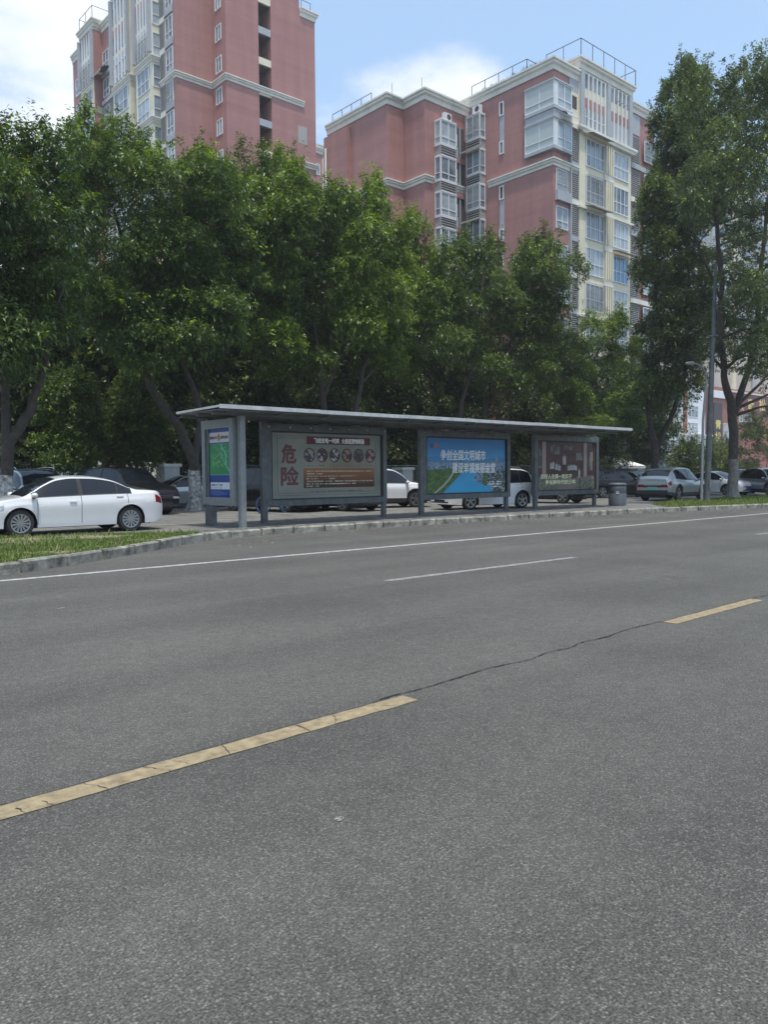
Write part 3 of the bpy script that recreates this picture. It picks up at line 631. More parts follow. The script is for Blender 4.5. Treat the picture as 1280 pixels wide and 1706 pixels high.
def bin_():
    g = G(1029, 842, .12); P = empty('litter_bin', tuple(g), 'round dark grey litter bin at the right end of the shelter', 'litter bin')
    b = MB(); b.lathe([(.34, 0), (.36, .03), (.37, .5), (.36, .52), (.37, .54), (.36, .78), (.33, .82)], g, 'z', 24); b.build('body', M_['bin'], P, True, 30)
    b = MB(); b.lathe([(.20, .95), (.20, .96), (.32, .95), (.37, .90), (.37, .86), (.2, .86)][::-1], g, 'z', 24); b.build('lid', M_['bin'], P, True, 30)
    b = MB(); b.lathe([(.22, .82), (.22, .90)], g, 'z', 12); b.build('neck', M_['black_plastic'], P)
    b = MB(); d = unit(np.array([-g[0], -g[1], 0])); s = np.array([-d[1], d[0], 0]); c = g+d*.375+[0, 0, .55]
    for k in range(3):
        a = math.pi/2+k*2.094; p1 = c+s*.055*math.cos(a)+np.array([0, 0, .055*math.sin(a)]); a2 = a+1.5; p2 = c+s*.055*math.cos(a2)+np.array([0, 0, .055*math.sin(a2)]); b.tube([p1, p2], .012, 5)
    b.build('recycling_mark', M_['letter_white'], P)
bin_()
def pillar():
    for (u, w, h, lab) in ((282, .36, 1.92, 'white tiled gate pillar with flat cap behind the parked black car'), (672, .40, 1.75, 'pale gate pillar behind the bus shelter and the white car')):
        p = VY(u, 820, 34.0); P = empty('gate_pillar', (p[0], 34.0, .12), lab, 'pillar', 'gate pillars of the garden wall')
        MB().box(p[0]-w, p[0]+w, 34-w, 34+w, .12, h).build('shaft', M_['stone_white'], P); MB().box(p[0]-w-.08, p[0]+w+.08, 34-w-.08, 34+w+.08, h, h+.14).build('cap', M_['cornice'], P)
pillar()
wl = empty('garden_wall', (20, 35.4, .12), 'low dark garden wall running behind the parked cars', 'wall')
b = MB(); b.box(-30, 62, 35.3, 35.55, .12, 1.0); b.build('plinth', M_['darkwall'], wl); b = MB(); b.box(-30, 62, 35.26, 35.59, 1.0, 1.08); b.build('coping', M_['darkwall'], wl)
b = MB()
for x in np.arange(-30, 62, .14): b.box(x-.009, x+.009, 35.41, 35.43, 1.08, 2.0)
b.box(-30, 62, 35.40, 35.44, 2.0, 2.04); b.build('railings', M_['rail'], wl)
def bike():
    g = G(392, 851, .12); x, y = g[0], 24.6; P = empty('bicycle', (x, y, .12), 'blue shared bicycle parked behind the map case', 'bicycle')
    r = .31; z = .12+r
    for cx in (x-.5, x+.5):
        b = MB(); pts = [(cx+r*math.cos(a), y, z+r*math.sin(a)) for a in np.linspace(0, 2*math.pi, 25)]; b.tube(pts, .02, 6, False); Wh = b.build('wheel', M_['rubber'], P, True)
        b = MB(); pts = [(cx+(r-.03)*math.cos(a), y, z+(r-.03)*math.sin(a)) for a in np.linspace(0, 2*math.pi, 25)]; b.tube(pts, .012, 5, False)
        for k in range(8): a = k*math.pi/4; b.tube([(cx, y, z), (cx+(r-.03)*math.cos(a), y, z+(r-.03)*math.sin(a))], .003, 3)
        b.build('rim', mat('blue_metal', (.04, .2, .5), .4), Wh)
    b = MB(); q = [(x-.5, y, z), (x-.15, y, z-.02), (x-.28, y, z+.42), (x+.36, y, z+.46), (x+.5, y, z)]
    for a, c in ((0, 1), (1, 2), (0, 2), (2, 3), (1, 3), (3, 4)): b.tube([q[a], q[c]], .018, 6)
    b.build('frame', mat('blue_frame_paint', (.05, .22, .5), .4), P); b = MB(); b.tube([q[3], (x+.33, y, z+.62)], .012, 5); b.tube([(x+.33, y-.25, z+.66), (x+.33, y, z+.62), (x+.33, y+.25, z+.66)], .012, 5); b.build('handlebar', M_['black_plastic'], P)
    b = MB(); b.tube([q[2], (x-.30, y, z+.52)], .012, 5); b.box(x-.42, x-.18, y-.06, y+.06, z+.52, z+.57); b.build('saddle', M_['black_plastic'], P)
bike()
def tent():
    Y = 35.6; c = VY(1056, 800, Y); x0, x1 = VY(1026, 780, Y)[0], VY(1076, 780, Y)[0]; zt = VY(1045, 758, Y)[2]; ze = VY(1076, 776, Y)[2]
    P = empty('canopy_tent', ((x0+x1)/2, Y+1.5, .12), 'white peaked canopy tent beyond the parked cars', 'tent'); y0, y1 = Y, Y+3; xc = x0+(x1-x0)*.4
    b = MB(); b.add([(x0, y0, ze), (x1, y0, ze), (x1, y1, ze), (x0, y1, ze), (xc, Y+1.5, zt)], [(0, 1, 4), (1, 2, 4), (2, 3, 4), (3, 0, 4)])
    for a, q in (((x0, y0), (x1, y0)), ((x1, y0), (x1, y1)), ((x1, y1), (x0, y1)), ((x0, y1), (x0, y0))): b.add([(*a, ze-.22), (*q, ze-.22), (*q, ze), (*a, ze)], [(0, 1, 2, 3)])
    b.build('canopy', M_['canvas'], P)
    for px, py in ((x0+.05, y0+.05), (x1-.05, y0+.05), (x1-.05, y1-.05), (x0+.05, y1-.05)): MB().tube([(px, py, .12), (px, py, ze-.02)], .035, 6).build('leg', M_['steel'], P)
    b = MB(); b.add([(x1-1.1, y0+.1, .3), (x1-.1, y0+.1, .3), (x1-.1, y0+.1, ze-.1), (x1-1.1, y0+.1, ze-.1)], [(0, 1, 2, 3)]); b.build('side_curtain', mat('pale_blue_sheet', (.32, .45, .48), .7, var=.2, vs=3), P)
tent()
# ------------------------------------------------------------ cars
def hermite(P, x):
    xs = np.array([p[0] for p in P], float); ys = np.array([p[1] for p in P], float); h = np.diff(xs); dl = np.diff(ys)/h; m = np.zeros(len(xs)); m[0], m[-1] = dl[0], dl[-1]
    for i in range(1, len(xs)-1): m[i] = 0 if dl[i-1]*dl[i] <= 0 else 2*dl[i-1]*dl[i]/(dl[i-1]+dl[i])
    i = np.clip(np.searchsorted(xs, x)-1, 0, len(h)-1); t = np.clip((x-xs[i])/h[i], 0, 1)
    return (2*t**3-3*t**2+1)*ys[i]+(t**3-2*t**2+t)*h[i]*m[i]+(-2*t**3+3*t**2)*ys[i+1]+(t**3-t**2)*h[i]*m[i+1]
CARS = {
 # x forward; top: centre-line profile (boot/tail ... roof ... bonnet); glass spans: rear screen x0..x1, roof to windscreen x2..x3
 'sedan': dict(L=4.54, W=.87, wb=2.65, fx=1.37, r=.315, top=[(-2.19, .80), (-2.15, .98), (-2.03, 1.04), (-1.55, 1.07), (-.82, 1.35), (-.35, 1.415), (.1, 1.425), (.45, 1.38), (.80, 1.23), (1.28, .955), (1.6, .905), (2.05, .81), (2.22, .72), (2.27, .62)],
   belt=[(-2.19, .83), (-1.95, .95), (-1.0, .945), (.5, .91), (1.3, .88), (2.0, .74), (2.27, .60)], rs=(-1.52, -.80), ws=(.47, 1.27), win=[(-1.33, -.98, 'rear_quarter'), (-.95, -.10, 'side'), (.0, 1.10, 'side')], doors=[-1.22, -.05, .98], wr=.57, rw=.60, clad=0, tail=(-2.15, -1.95), head=(1.72, 2.16)),
 'suv': dict(L=4.60, W=.92, wb=2.70, fx=1.38, r=.36, top=[(-2.30, .92), (-2.27, 1.10), (-2.12, 1.25), (-1.75, 1.60), (-1.3, 1.69), (-.2, 1.72), (.35, 1.68), (.72, 1.52), (1.20, 1.13), (1.5, 1.08), (2.05, .99), (2.22, .88), (2.30, .74)],
   belt=[(-2.30, .95), (-2.0, 1.08), (-.5, 1.05), (1.2, 1.01), (2.0, .90), (2.30, .76)], rs=(-2.10, -1.77), ws=(.38, 1.18), win=[(-1.85, -1.28, 'rear_quarter'), (-1.20, -.32, 'side'), (-.20, 1.02, 'side')], doors=[-1.26, -.26, .98], wr=.64, rw=.66, clad=1, tail=(-2.26, -1.95), head=(1.80, 2.22)),
 'coupe_suv': dict(L=4.62, W=.94, wb=2.78, fx=1.44, r=.36, top=[(-2.31, .86), (-2.28, 1.08), (-2.22, 1.15), (-2.14, 1.20), (-1.72, 1.49), (-1.2, 1.60), (-.3, 1.64), (.3, 1.58), (.7, 1.40), (1.25, 1.06), (1.6, 1.0), (2.05, .90), (2.24, .80), (2.31, .68)],
   belt=[(-2.31, .90), (-2.0, 1.06), (-.5, 1.00), (1.2, .96), (2.0, .84), (2.31, .70)], rs=(-2.12, -1.70), ws=(.33, 1.22), win=[(-1.62, -.95, 'rear_quarter'), (-.93, -.2, 'side'), (-.10, 1.05, 'side')], doors=[-1.2, -.15, 1.0], wr=.66, rw=.66, clad=1, tail=(-2.29, -2.12), head=(1.8, 2.22)),
}
CARS['suv_plain'] = dict(CARS['suv'], clad=0)
CARS['hatch'] = dict(CARS['suv'], L=4.4, W=.88, top=[(x*.96, z*.90) for x, z in CARS['suv']['top']], belt=[(x*.96, z*.92) for x, z in CARS['suv']['belt']], rs=(-2.02, -1.70), ws=(.36, 1.14), win=[(-1.75, -1.24, 'rear_quarter'), (-1.15, -.32, 'side'), (-.2, .98, 'side')], r=.32, clad=0, head=(1.72, 2.12), tail=(-2.16, -1.9))
def car(kind, name, xy, heading, paint, label, cat, group=None, plate=None, z=.12, scale=1.0, ac=None, rails=False, cover='alloy', rear_plate=None):
    c = dict(CARS[kind]); Rt = empty(name, (xy[0], xy[1], z), label, cat, group, math.atan2(heading[1], heading[0])); Rt.scale = (scale,)*3
    top, belt, W, r = c['top'], c['belt'], c['W'], c['r']; xe0, xe1 = top[0][0], top[-1][0]; wf, wrr = c['fx'], c['fx']-c['wb']; Ra = r+.055; sill = .20 if not c['clad'] else .24
    xs = set(np.round(np.linspace(xe0, xe1, 52), 4).tolist())
    for p in top: xs.add(p[0])
    for w in (wf, wrr):
        for a in np.linspace(-1, 1, 13): xs.add(round(w+Ra*math.sin(a*math.pi/2)*.9995, 4))
        xs.add(w-Ra-.004); xs.add(w+Ra+.004)
    for d in c['doors']: xs.add(d); xs.add(d+.014)
    for a, b_, _ in c['win']: xs.add(a); xs.add(b_)
    for q in (c['rs'], c['ws'], c['tail'], c['head']): xs.update(q)
    for e, sg in ((xe0, 1), (xe1, -1)):
        for k in (.012, .04, .08, .13, .2): xs.add(round(e+sg*k, 4))
    xs = sorted(xs); xs = [x for i, x in enumerate(xs) if i == 0 or x-xs[i-1] > .0025 or x in c['doors']]
    ts = [0, .10, .22, .40, .56, .68, .78, .88, .955, 1.0]; ss = [.05, .5, .93, 1.0]; cs = [.06, .13, .3, .55, .8, 1.0]
    rg = (c['ws'][0]+c['rs'][1])/2
    def section(x):
        zt = float(hermite(top, x)); bl = float(hermite(belt, x)); crown = .05 if zt > bl+.2 else .035; bl = min(bl, zt-crown-.004); g = max(0, zt-crown-bl); gf = min(1, g/.42)
        ef = max(0, (x-(xe1-.62))/.62); er = max(0, ((xe0+.5)-x)/.5); pl = 1-.30*ef**2.4-.17*er**2.6; w = W*pl
        zb = sill+.04*ef+.10*er**2
        for wc in (wf, wrr):
            dx = abs(x-wc)
            if dx < Ra: zb = max(zb, r+math.sqrt(max(0, Ra*Ra-dx*dx)))
        zb = min(zb, bl-.12); rw = c['wr']; wt = (w*.84)*(1-gf)+rw*gf; P = []
        for t in ts:
            zz = zb+(bl-zb)*t; hrel = (zz-sill)/(bl-sill+1e-6); yy = w*(1-.055*(1-hrel)**2-.075*max(0, hrel-.62)**1.5/.234*1.0); 
            yy += .014*math.exp(-((hrel-.80)/.05)**2)-.012*math.exp(-((hrel-.35)/.10)**2); P.append((yy, zz))
        yb = P[-1][0]
        for s in ss: P.append((yb-.012+(wt-yb+.012)*s - .018*math.sin(math.pi*s)*-1*gf, bl+.006+(zt-crown-bl-.006)*s if g > .006 else bl+(zt-crown-bl)*s))
        for q in cs: P.append((wt*(1-q), zt-crown+crown*(1-(1-q)**2.2)))
        return P
    secs = [section(x) for x in xs]; nr = len(secs[0]); nT, nS = len(ts), len(ss); parts = {}
    def bucket(k):
        if k not in parts: parts[k] = MB()
        return parts[k]
    def greens(x): return float(hermite(top, x))-float(hermite(belt, x))
    for i in range(len(xs)-1):
        xm = (xs[i]+xs[i+1])/2; wide = xs[i+1]-xs[i]
        seam = any(abs(xs[i]-d) < 1e-6 for d in c['doors'])
        for j in range(nr-1):
            key = 'body'
            if j < nT-1:
                d = c['doors']
                if d[1]+.01 < xm < d[2] : key = 'front_door'
                elif d[0]+.01 < xm < d[1]: key = 'rear_door'
                if min(abs(xm-wf), abs(xm-wrr)) < Ra+.02 and key != 'body' and j >= 0 and abs(xm-wrr) < Ra: key = 'body'
                if c['clad'] and j < 2: key = 'lower_cladding'
                elif j == 0 and not c['clad']: key = 'body'
                if seam and j > 0 and j < nT-1: key = 'panel_gap'
                if c['head'][0] < xm < c['head'][1] and 5 <= j <= 6: key = 'headlight'
                if c['tail'][0] < xm < c['tail'][1] and 5 <= j <= 7: key = 'tail_light'
            elif j < nT+nS-1:
                k = j-(nT-1)
                if greens(xm) > .10:
                    if k in (1, 2):
                        for a, b_, n in c['win']:
                            if a < xm < b_: key = 'side_window'
                        if key == 'body' and c['win'][0][1] <= xm <= c['win'][2][0]: key = 'pillar_trim'
                    if k in (0,) and c['win'][0][0] < xm < c['win'][2][1]: key = 'window_trim'
            else:
                k = j-(nT+nS-1)
                if k >= 0 and c['ws'][0] < xm < c['ws'][1]: key = 'windscreen' if k >= 1 else 'body'
                if k >= 0 and c['rs'][0] < xm < c['rs'][1]: key = 'rear_screen' if k >= 1 else 'body'
            for sg in (1, -1):
                q = [(xs[i], secs[i][j][0]*sg, secs[i][j][1]), (xs[i+1], secs[i+1][j][0]*sg, secs[i+1][j][1]), (xs[i+1], secs[i+1][j+1][0]*sg, secs[i+1][j+1][1]), (xs[i], secs[i][j+1][0]*sg, secs[i][j+1][1])]
                kk = key+('|L' if sg > 0 else '|R') if key in ('front_door', 'rear_door', 'headlight', 'tail_light') or key.startswith('side_window') else key
                if key == 'side_window':
                    for w_i, (a, b_, n) in enumerate(c['win']):
                        if a < xm < b_: kk += str(w_i)
                bucket(kk).add(q, [(3, 2, 1, 0)] if sg > 0 else [(0, 1, 2, 3)])
    # ends
    for e, sg in ((0, -1), (len(xs)-1, 1)):
        P = secs[e]; x = xs[e]
        for j in range(nr-1):
            z0, z1 = P[j][1], P[j+1][1]; cols = [(-1, -.60), (-.60, -.30), (-.30, .30), (.30, .60), (.60, 1)]
            for ci, (a, b_) in enumerate(cols):
                key = 'body'
                if j < 2: key = 'lower_cladding' if c['clad'] else 'body'
                if sg > 0:
                    if 5 <= j <= 6: key = 'grille' if 1 <= ci <= 3 else 'headlight'+('|R' if ci == 0 else '|L')
                    if j == 2 and 1 <= ci <= 3: key = 'air_intake'
                    if j == 1: key = 'air_intake'
                else:
                    if 5 <= j <= 7 and ci in (0, 4): key = 'tail_light'+('|R' if ci == 0 else '|L')
                    if kind == 'coupe_suv' and 5 <= j <= 6 and key == 'body': key = 'rear_light_bar'
                    if j <= 1 or (kind == 'coupe_suv' and j == 2): key = 'lower_cladding'
                q = [(x, P[j][0]*a, z0), (x, P[j][0]*b_, z0), (x, P[j+1][0]*b_, z1), (x, P[j+1][0]*a, z1)]
                bucket(key).add(q, [(0, 1, 2, 3)] if sg > 0 else [(3, 2, 1, 0)])
    def weld(mb):
        idx = {}; mp = []; nv = []
        for p in mb.v:
            k = tuple(round(t, 4) for t in p)
            if k not in idx: idx[k] = len(nv); nv.append(p)
            mp.append(idx[k])
        mb.v = nv; F = []
        for f in mb.f:
            g = []
            for t in f:
                if mp[t] not in g: g.append(mp[t])
            if len(g) > 2: F.append(tuple(g))
        mb.f = F; mb.m = [0]*len(F)
    mats = dict(body=paint, front_door=paint, rear_door=paint, lower_cladding=M_['black_plastic'], panel_gap=M_['black_plastic'], headlight=M_['lamp_glass'], tail_light=M_['tail'], side_window=M_['car_glass'],
                pillar_trim=M_['black_plastic'], window_trim=M_['black_plastic'], windscreen=M_['car_glass'], rear_screen=M_['car_glass'], grille=M_['black_plastic'], air_intake=M_['black_plastic'], rear_light_bar=M_['tail_dark'])
    objs = {}
    for k, mb in parts.items():
        weld(mb); base = k.split('|')[0]; objs[k] = mb.build(base, mats[base], Rt, True, 38, local=True)
    # underbody with wheel wells
    b = MB(); b.box(xe0+.25, xe1-.3, -W*.60, W*.60, .17, .52)
    for wc in (wf, wrr):
        for sg in (1, -1):
            arc = [(wc+(Ra-.001)*math.cos(a), r+(Ra-.001)*math.sin(a)) for a in np.linspace(-.25, math.pi+.25, 15)]
            for (xa, za), (xb, zb_) in zip(arc[:-1], arc[1:]): b.add([(xa, sg*W*.955, za), (xb, sg*W*.955, zb_), (xb, sg*W*.58, zb_), (xa, sg*W*.58, za)], [(0, 1, 2, 3)])
    b.build('underbody', M_['black_plastic'], Rt, local=True)
    for wc in (wf, wrr):
        for sg in (1, -1):
            yo = sg*(W-.035); yi = sg*(W-.245)
            b = MB(); hw = .10; rr = r
            b.lathe([(rr*.70, -hw), (rr*.93, -hw), (rr, -hw*.72), (rr, hw*.72), (rr*.93, hw), (rr*.70, hw)], (wc, (yo+yi)/2, rr), 'y', 28, cap=False); Wh = b.build('wheel', M_['rubber'], Rt, True, 40, local=True)
            b = MB(); yy = yo-sg*.012; n = 13 if cover == 'hubcap' else 5
            b.lathe([(rr*.70, -.004), (rr*.70, .008), (rr*.63, .004), (rr*.63, -.004)][::int(-sg)], (wc, yy, rr), 'y', 28, cap=False); b.lathe([(rr*.15, -.012), (rr*.15, .012)], (wc, yy, rr), 'y', 14)
            for k in range(n):
                an = 2*math.pi*k/n+.3
                for da in ((0,) if cover == 'hubcap' else (-.13, .13)):
                    wi, wo = (.012, .026) if cover == 'hubcap' else (.020, .014)
                    ca, sa = math.cos(an+da*.3), math.sin(an+da*.3); cb, sb = math.cos(an+da), math.sin(an+da); P = []
                    for rad, ww, cc, s_ in ((rr*.10, wi, ca, sa), (rr*.66, wo, cb, sb)):
                        for q in (-1, 1): P.append((wc+rad*cc-q*ww*s_, yy+sg*.006, rr+rad*s_+q*ww*cc))
                    P2 = [(p[0], p[1]-sg*.02, p[2]) for p in P]; b.add(P+P2, [(0, 1, 3, 2) if sg < 0 else (2, 3, 1, 0), (0, 2, 6, 4), (1, 5, 7, 3)])
            b.build('rim', M_['alloy'], Wh, True, 30, local=True)
            b = MB(); b.lathe([(rr*.70, -.01), (rr*.70, .01)], (wc, yy-sg*.035, rr), 'y', 20); b.build('hub_disc', mat_dark, Wh, local=True)
    for sg in (1, -1):                                                  # mirrors, handles
        mx = c['ws'][1]-.20; P = section(mx); my, mz = P[nT-1][0], P[nT-1][1]+.07; b = MB(); vs = []; fs = []; n, m = 10, 6
        for a in range(m+1):
            for k in range(n):
                th = math.pi*a/m; ph = 2*math.pi*k/n; vs.append((mx+.075*math.cos(th)*1.0+.0, sg*(my+.105)+sg*.105*math.sin(th)*math.cos(ph), mz+.062*math.sin(th)*math.sin(ph)))
        for a in range(m):
            for k in range(n): fs.append((a*n+k, a*n+(k+1) % n, (a+1)*n+(k+1) % n, (a+1)*n+k))
        b.add(vs, fs); mo = b.build('side_mirror', paint, Rt, True, local=True)
        b = MB(); b.box(mx-.04, mx+.03, min(sg*(my-.03), sg*(my+.08)), max(sg*(my-.03), sg*(my+.08)), mz-.075, mz-.035); b.build('mirror_arm', M_['black_plastic'], mo, local=True)
        for dn, dx in (('front_door', c['doors'][1]+.13), ('rear_door', c['doors'][0]+.13)):
            pr = objs.get(dn+('|L' if sg > 0 else '|R'))
            P = section(dx+.07); yy = P[6][0]; zz = P[6][1]+.02; b = MB(); ys = sorted((sg*(yy-.01), sg*(yy+.022))); b.box(dx, dx+.17, ys[0], ys[1], zz-.012, zz+.014); b.build('handle', paint if not ac else ac, pr, local=True)
    def plt(x, sg, m, zc):
        b = MB(); b.box(min(x, x+sg*.012), max(x, x+sg*.012), -.22, .22, zc-.07, zc+.07); b.build('number_plate', m, Rt, local=True)
    if plate: plt(xe1, 1, plate, .46 if not c['clad'] else .52)
    if rear_plate: plt(xe0-.0, -1, rear_plate, .62)
    b = MB(); gz = float(hermite(belt, xe1))
    b.box(xe1, xe1+.012, -.42, .42, gz-.075, gz-.06); b.box(xe1, xe1+.012, -.30, .30, gz-.13, gz-.12); b.build('grille_bar', M_['chrome'], Rt, local=True)
    if rails:
        for sg in (1, -1):
            b = MB(); pts = [(x, sg*(c['wr']-.03), float(hermite(top, x))+dz-.01) for x, dz in ((-1.45, .0), (-1.35, .045), (-.6, .05), (.15, .045), (.25, 0))]; b.tube(pts, .016, 6); b.build('roof_rail', M_['chrome'], Rt, True, local=True)
    return Rt
M_['tail_dark'] = mat('dark_tail_light_bar', (.05, .015, .018), .15, coat=.8)
mat_dark = mat('wheel_shadow_disc', (.03, .03, .032), .7)
def cpaint(n, col, metal=0.0, rough=.32): return mat(n, col, rough, metal=metal, coat=1.0, var=.04, vs=1.2)
P_white = cpaint('white_car_paint', (.62, .63, .63)); P_silver = cpaint('silver_car_paint', (.42, .43, .43), .55); P_grey = cpaint('grey_green_car_paint', (.32, .36, .36), .5); P_black = mat('black_car_paint', (.008, .008, .009), .25, spec=.4); P_champ = cpaint('champagne_car_paint', (.50, .49, .45), .45); P_blueg = cpaint('blue_grey_car_paint', (.24, .29, .34), .5)
def side_place(uF, uR, vF, vR, kind):
    """the two near-side wheel contacts in the picture give place and heading"""
    a, b = G(uF, vF)[:2], G(uR, vR)[:2]; h = unit(a-b); c = CARS[kind]; s = np.linalg.norm(a-b)/c['wb']; n = np.array([-h[1], h[0]]); n = n if n[1] > 0 else -n
    ctr = (a+b)/2+n*(c['W']-.14)*s-h*(c['fx']-c['wb']/2)*s; return ctr, h, s
ctr, h, s = side_place(33, 216, 894.5, 884.5, 'sedan')
car('sedan', 'parked_sedan', ctr, h, P_white, 'white four-door sedan parked along the grass verge, side on, facing left', 'car', 'cars parked near the bus stop', scale=s, cover='hubcap', ac=None)
# taxi-style antenna fin on its roof is part of the body line
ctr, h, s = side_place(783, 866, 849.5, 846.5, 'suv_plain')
car('suv_plain', 'parked_suv', ctr, h, cpaint('shade_lifted_white_paint', (.82, .83, .83)), 'white off-road car standing behind the blue river poster, facing left', 'car', 'cars parked near the bus stop', scale=s*1.04, rails=True)  # white raised above the other cars' paint to make up for shelter shade
car('coupe_suv', 'parked_crossover', G(1118, 834.2)[:2]+np.array([.98, .45]), unit((1, .10)), P_grey, 'silver grey crossover seen from behind with a green plate, right of the litter bin', 'car', 'cars parked near the bus stop', rear_plate=M_['plate_green'], scale=1.0)
def at(u, D): 
    d = ray(u, 800); p = CAMP+d*D; return p[:2]
car('suv', 'parked_suv', at(55, 25.6), unit((.04, -1)), P_silver, 'silver off-road car facing the road, behind the bonnet of the white sedan', 'car', 'cars parked near the bus stop', rails=True, scale=.97)
car('suv', 'parked_suv', at(206, 29.6), unit((.22, -1)), P_black, 'black off-road car with sky reflected in its windscreen, behind the boot of the white sedan', 'car', 'cars parked near the bus stop', scale=1.02, ac=M_['black_plastic'])
car('sedan', 'parked_sedan', at(314, 35.4), unit((-1, .04)), P_silver, 'silver grey sedan half hidden by the whitewashed tree trunk', 'car', 'cars parked near the bus stop')
car('suv', 'parked_suv', at(455, 31.0), unit((.25, -1)), P_black, 'dark car in deep shade between the map case and the danger poster', 'car', 'cars parked near the bus stop', ac=M_['black_plastic'])
car('sedan', 'parked_sedan', at(555, 31.5), unit((.1, -1)), P_black, 'black car showing only its wheels below the danger poster', 'car', 'cars parked near the bus stop', ac=M_['black_plastic'])
car('suv', 'parked_suv', at(632, 33.5), unit((.95, -.42)), P_white, 'white car with its headlight showing between the danger poster and the river poster', 'car', 'cars parked near the bus stop', plate=M_['plate_blue'], scale=.97)
car('sedan', 'parked_sedan', at(905, 37.5), unit((.2, -1)), P_black, 'black car in shade behind the school children poster', 'car', 'cars parked near the bus stop', ac=M_['black_plastic'])
car('hatch', 'parked_van', at(1003, 54.0), unit((-.55, -1)), P_white, 'small white van with a blue plate, left of the litter bin', 'van', 'cars parked near the bus stop', plate=M_['plate_blue'])
car('hatch', 'parked_hatchback', at(1018, 44.5), unit((1, -.25)), P_black, 'dark hatchback with a sloping windscreen directly behind the litter bin', 'car', 'cars parked near the bus stop', ac=M_['black_plastic'])
car('sedan', 'parked_sedan', at(1057, 50.0), unit((-.25, -1)), P_silver, 'silver car facing the road between the litter bin and the crossover', 'car', 'cars parked near the bus stop', plate=M_['plate_blue'], scale=1.04)
car('sedan', 'parked_sedan', at(1084, 66), unit((-.2, -1)), P_champ, 'far pale car behind the crossover, below the canopy tent', 'car', 'cars parked near the bus stop')
car('sedan', 'parked_sedan', at(1189, 48.0), unit((-.12, -1)), P_white, 'white sedan with a blue plate just right of the lamp pole', 'car', 'cars parked near the bus stop', plate=M_['plate_blue'])
car('hatch', 'parked_hatchback', at(1232, 52.0), unit((-.95, -.5)), P_champ, 'champagne people carrier partly behind the right-hand tree trunk', 'car', 'cars parked near the bus stop')
car('coupe_suv', 'parked_crossover', at(1282, 46.0), unit((-.75, -1)), P_blueg, 'blue-grey car with a green plate at the right edge', 'car', 'cars parked near the bus stop', plate=M_['plate_green'], scale=.98)
# ------------------------------------------------------------ buildings
rW = random.Random(77)
def window(par, fc, s0, s1, z0, z1, d=0.0, cols=2, split=.36, mat_p=None, grille=False, fw=.075, label=None):
    """frame proud of the wall, bars, a transom; the glass is a child of the frame"""
    b = MB(); t = .06
    fc.box(b, s0, s1, z0, z0+fw, d, d+t); fc.box(b, s0, s1, z1-fw, z1, d, d+t); fc.box(b, s0, s0+fw, z0+fw, z1-fw, d, d+t); fc.box(b, s1-fw, s1, z0+fw, z1-fw, d, d+t)
    zs = z0+(z1-z0)*split if split else None
    if zs: fc.box(b, s0+fw, s1-fw, zs-fw*.4, zs+fw*.4, d+.003, d+t-.003)
    for k in range(1, cols):
        s = s0+(s1-s0)*k/cols; fc.box(b, s-fw*.4, s+fw*.4, z0+fw, z1-fw, d+.006, d+t-.006)
    w = b.build('window', M_['frame'], par)
    if label: w['label'] = label
    b = MB()
    for k in range(cols):
        a, c = s0+fw*.9+(s1-s0-fw*1.8)*k/cols, s0+fw*.9+(s1-s0-fw*1.8)*(k+1)/cols; dd = d+.012+(.006 if k % 2 else 0); b.add([fc.p(a, z0+fw*.9, dd), fc.p(c, z0+fw*.9, dd), fc.p(c, z1-fw*.9, dd), fc.p(a, z1-fw*.9, dd)], [(0, 1, 2, 3)])
    if mat_p is None: mat_p = M_['pane'] if rW.random() < .62 else M_['pane_pale']
    b.build('pane', mat_p, w)
    if grille:
        b = MB(); n = max(3, int((s1-s0)/.28))
        for k in range(n+1): s = s0+(s1-s0)*k/n; fc.box(b, s-.012, s+.012, z0, z1, d+.16, d+.18)
        for k in range(7): z = z0+(z1-z0)*k/6; fc.box(b, s0, s1, z-.012, z+.012, d+.181, d+.20)
        b.build('security_grille', M_['louvre'], w)
    return w
def louvre(par, fc, s0, s1, z0, z1, d=0.0):
    b = MB(); fc.box(b, s0, s1, z0, z1, d-.02, d); 
    b.build('louvre_recess', M_['shade_dark'], par); b = MB(); n = int((z1-z0)/.16)
    for k in range(n): z = z0+(z1-z0)*(k+.3)/n; fc.box(b, s0, s1, z, z+.075, d+.002, d+.09)
    fc.box(b, s0-.05, s0, z0, z1, d-.02, d+.11); fc.box(b, s1, s1+.05, z0, z1, d-.02, d+.11)
    return b.build('louvre', M_['louvre'], par)
def band_pts(P, z, prof):
    """a moulding swept along a ground polyline; outside is to the right of travel"""
    P = [np.array(p, float) for p in P]; n = len(P); N_ = []
    for i in range(n):
        ds = []
        if i > 0: ds.append(unit(P[i]-P[i-1]))
        if i < n-1: ds.append(unit(P[i+1]-P[i]))
        ns = [np.array([q[1], -q[0]]) for q in ds]; m = unit(sum(ns)); N_.append(m/max(.3, np.dot(m, ns[0])))
    return [[(*(P[i]+N_[i]*o), z+h) for o, h in prof] for i in range(n)]
def moulding(par, P, z, prof, name='cornice', m='cornice'):
    R = band_pts(P, z, prof); k = len(prof); b = MB(); vs = [p for r in R for p in r]; fs = []
    for i in range(len(P)-1):
        for j in range(k-1): fs.append((i*k+j, (i+1)*k+j, (i+1)*k+j+1, i*k+j+1))
    fs += [tuple(range(k)), tuple(range((len(P)-1)*k+k-1, (len(P)-1)*k-1, -1))]
    b.add(vs, fs); return b.build(name, M_[m], par)
CORN = [(0, -.84), (.08, -.84), (.10, -.50), (.24, -.38), (.24, -.20), (.34, -.14), (.34, 0), (-.3, 0)]
BAND = [(0, -.54), (.06, -.54), (.08, -.34), (.17, -.27), (.17, -.14), (.26, -.10), (.26, .0), (0, 0)]
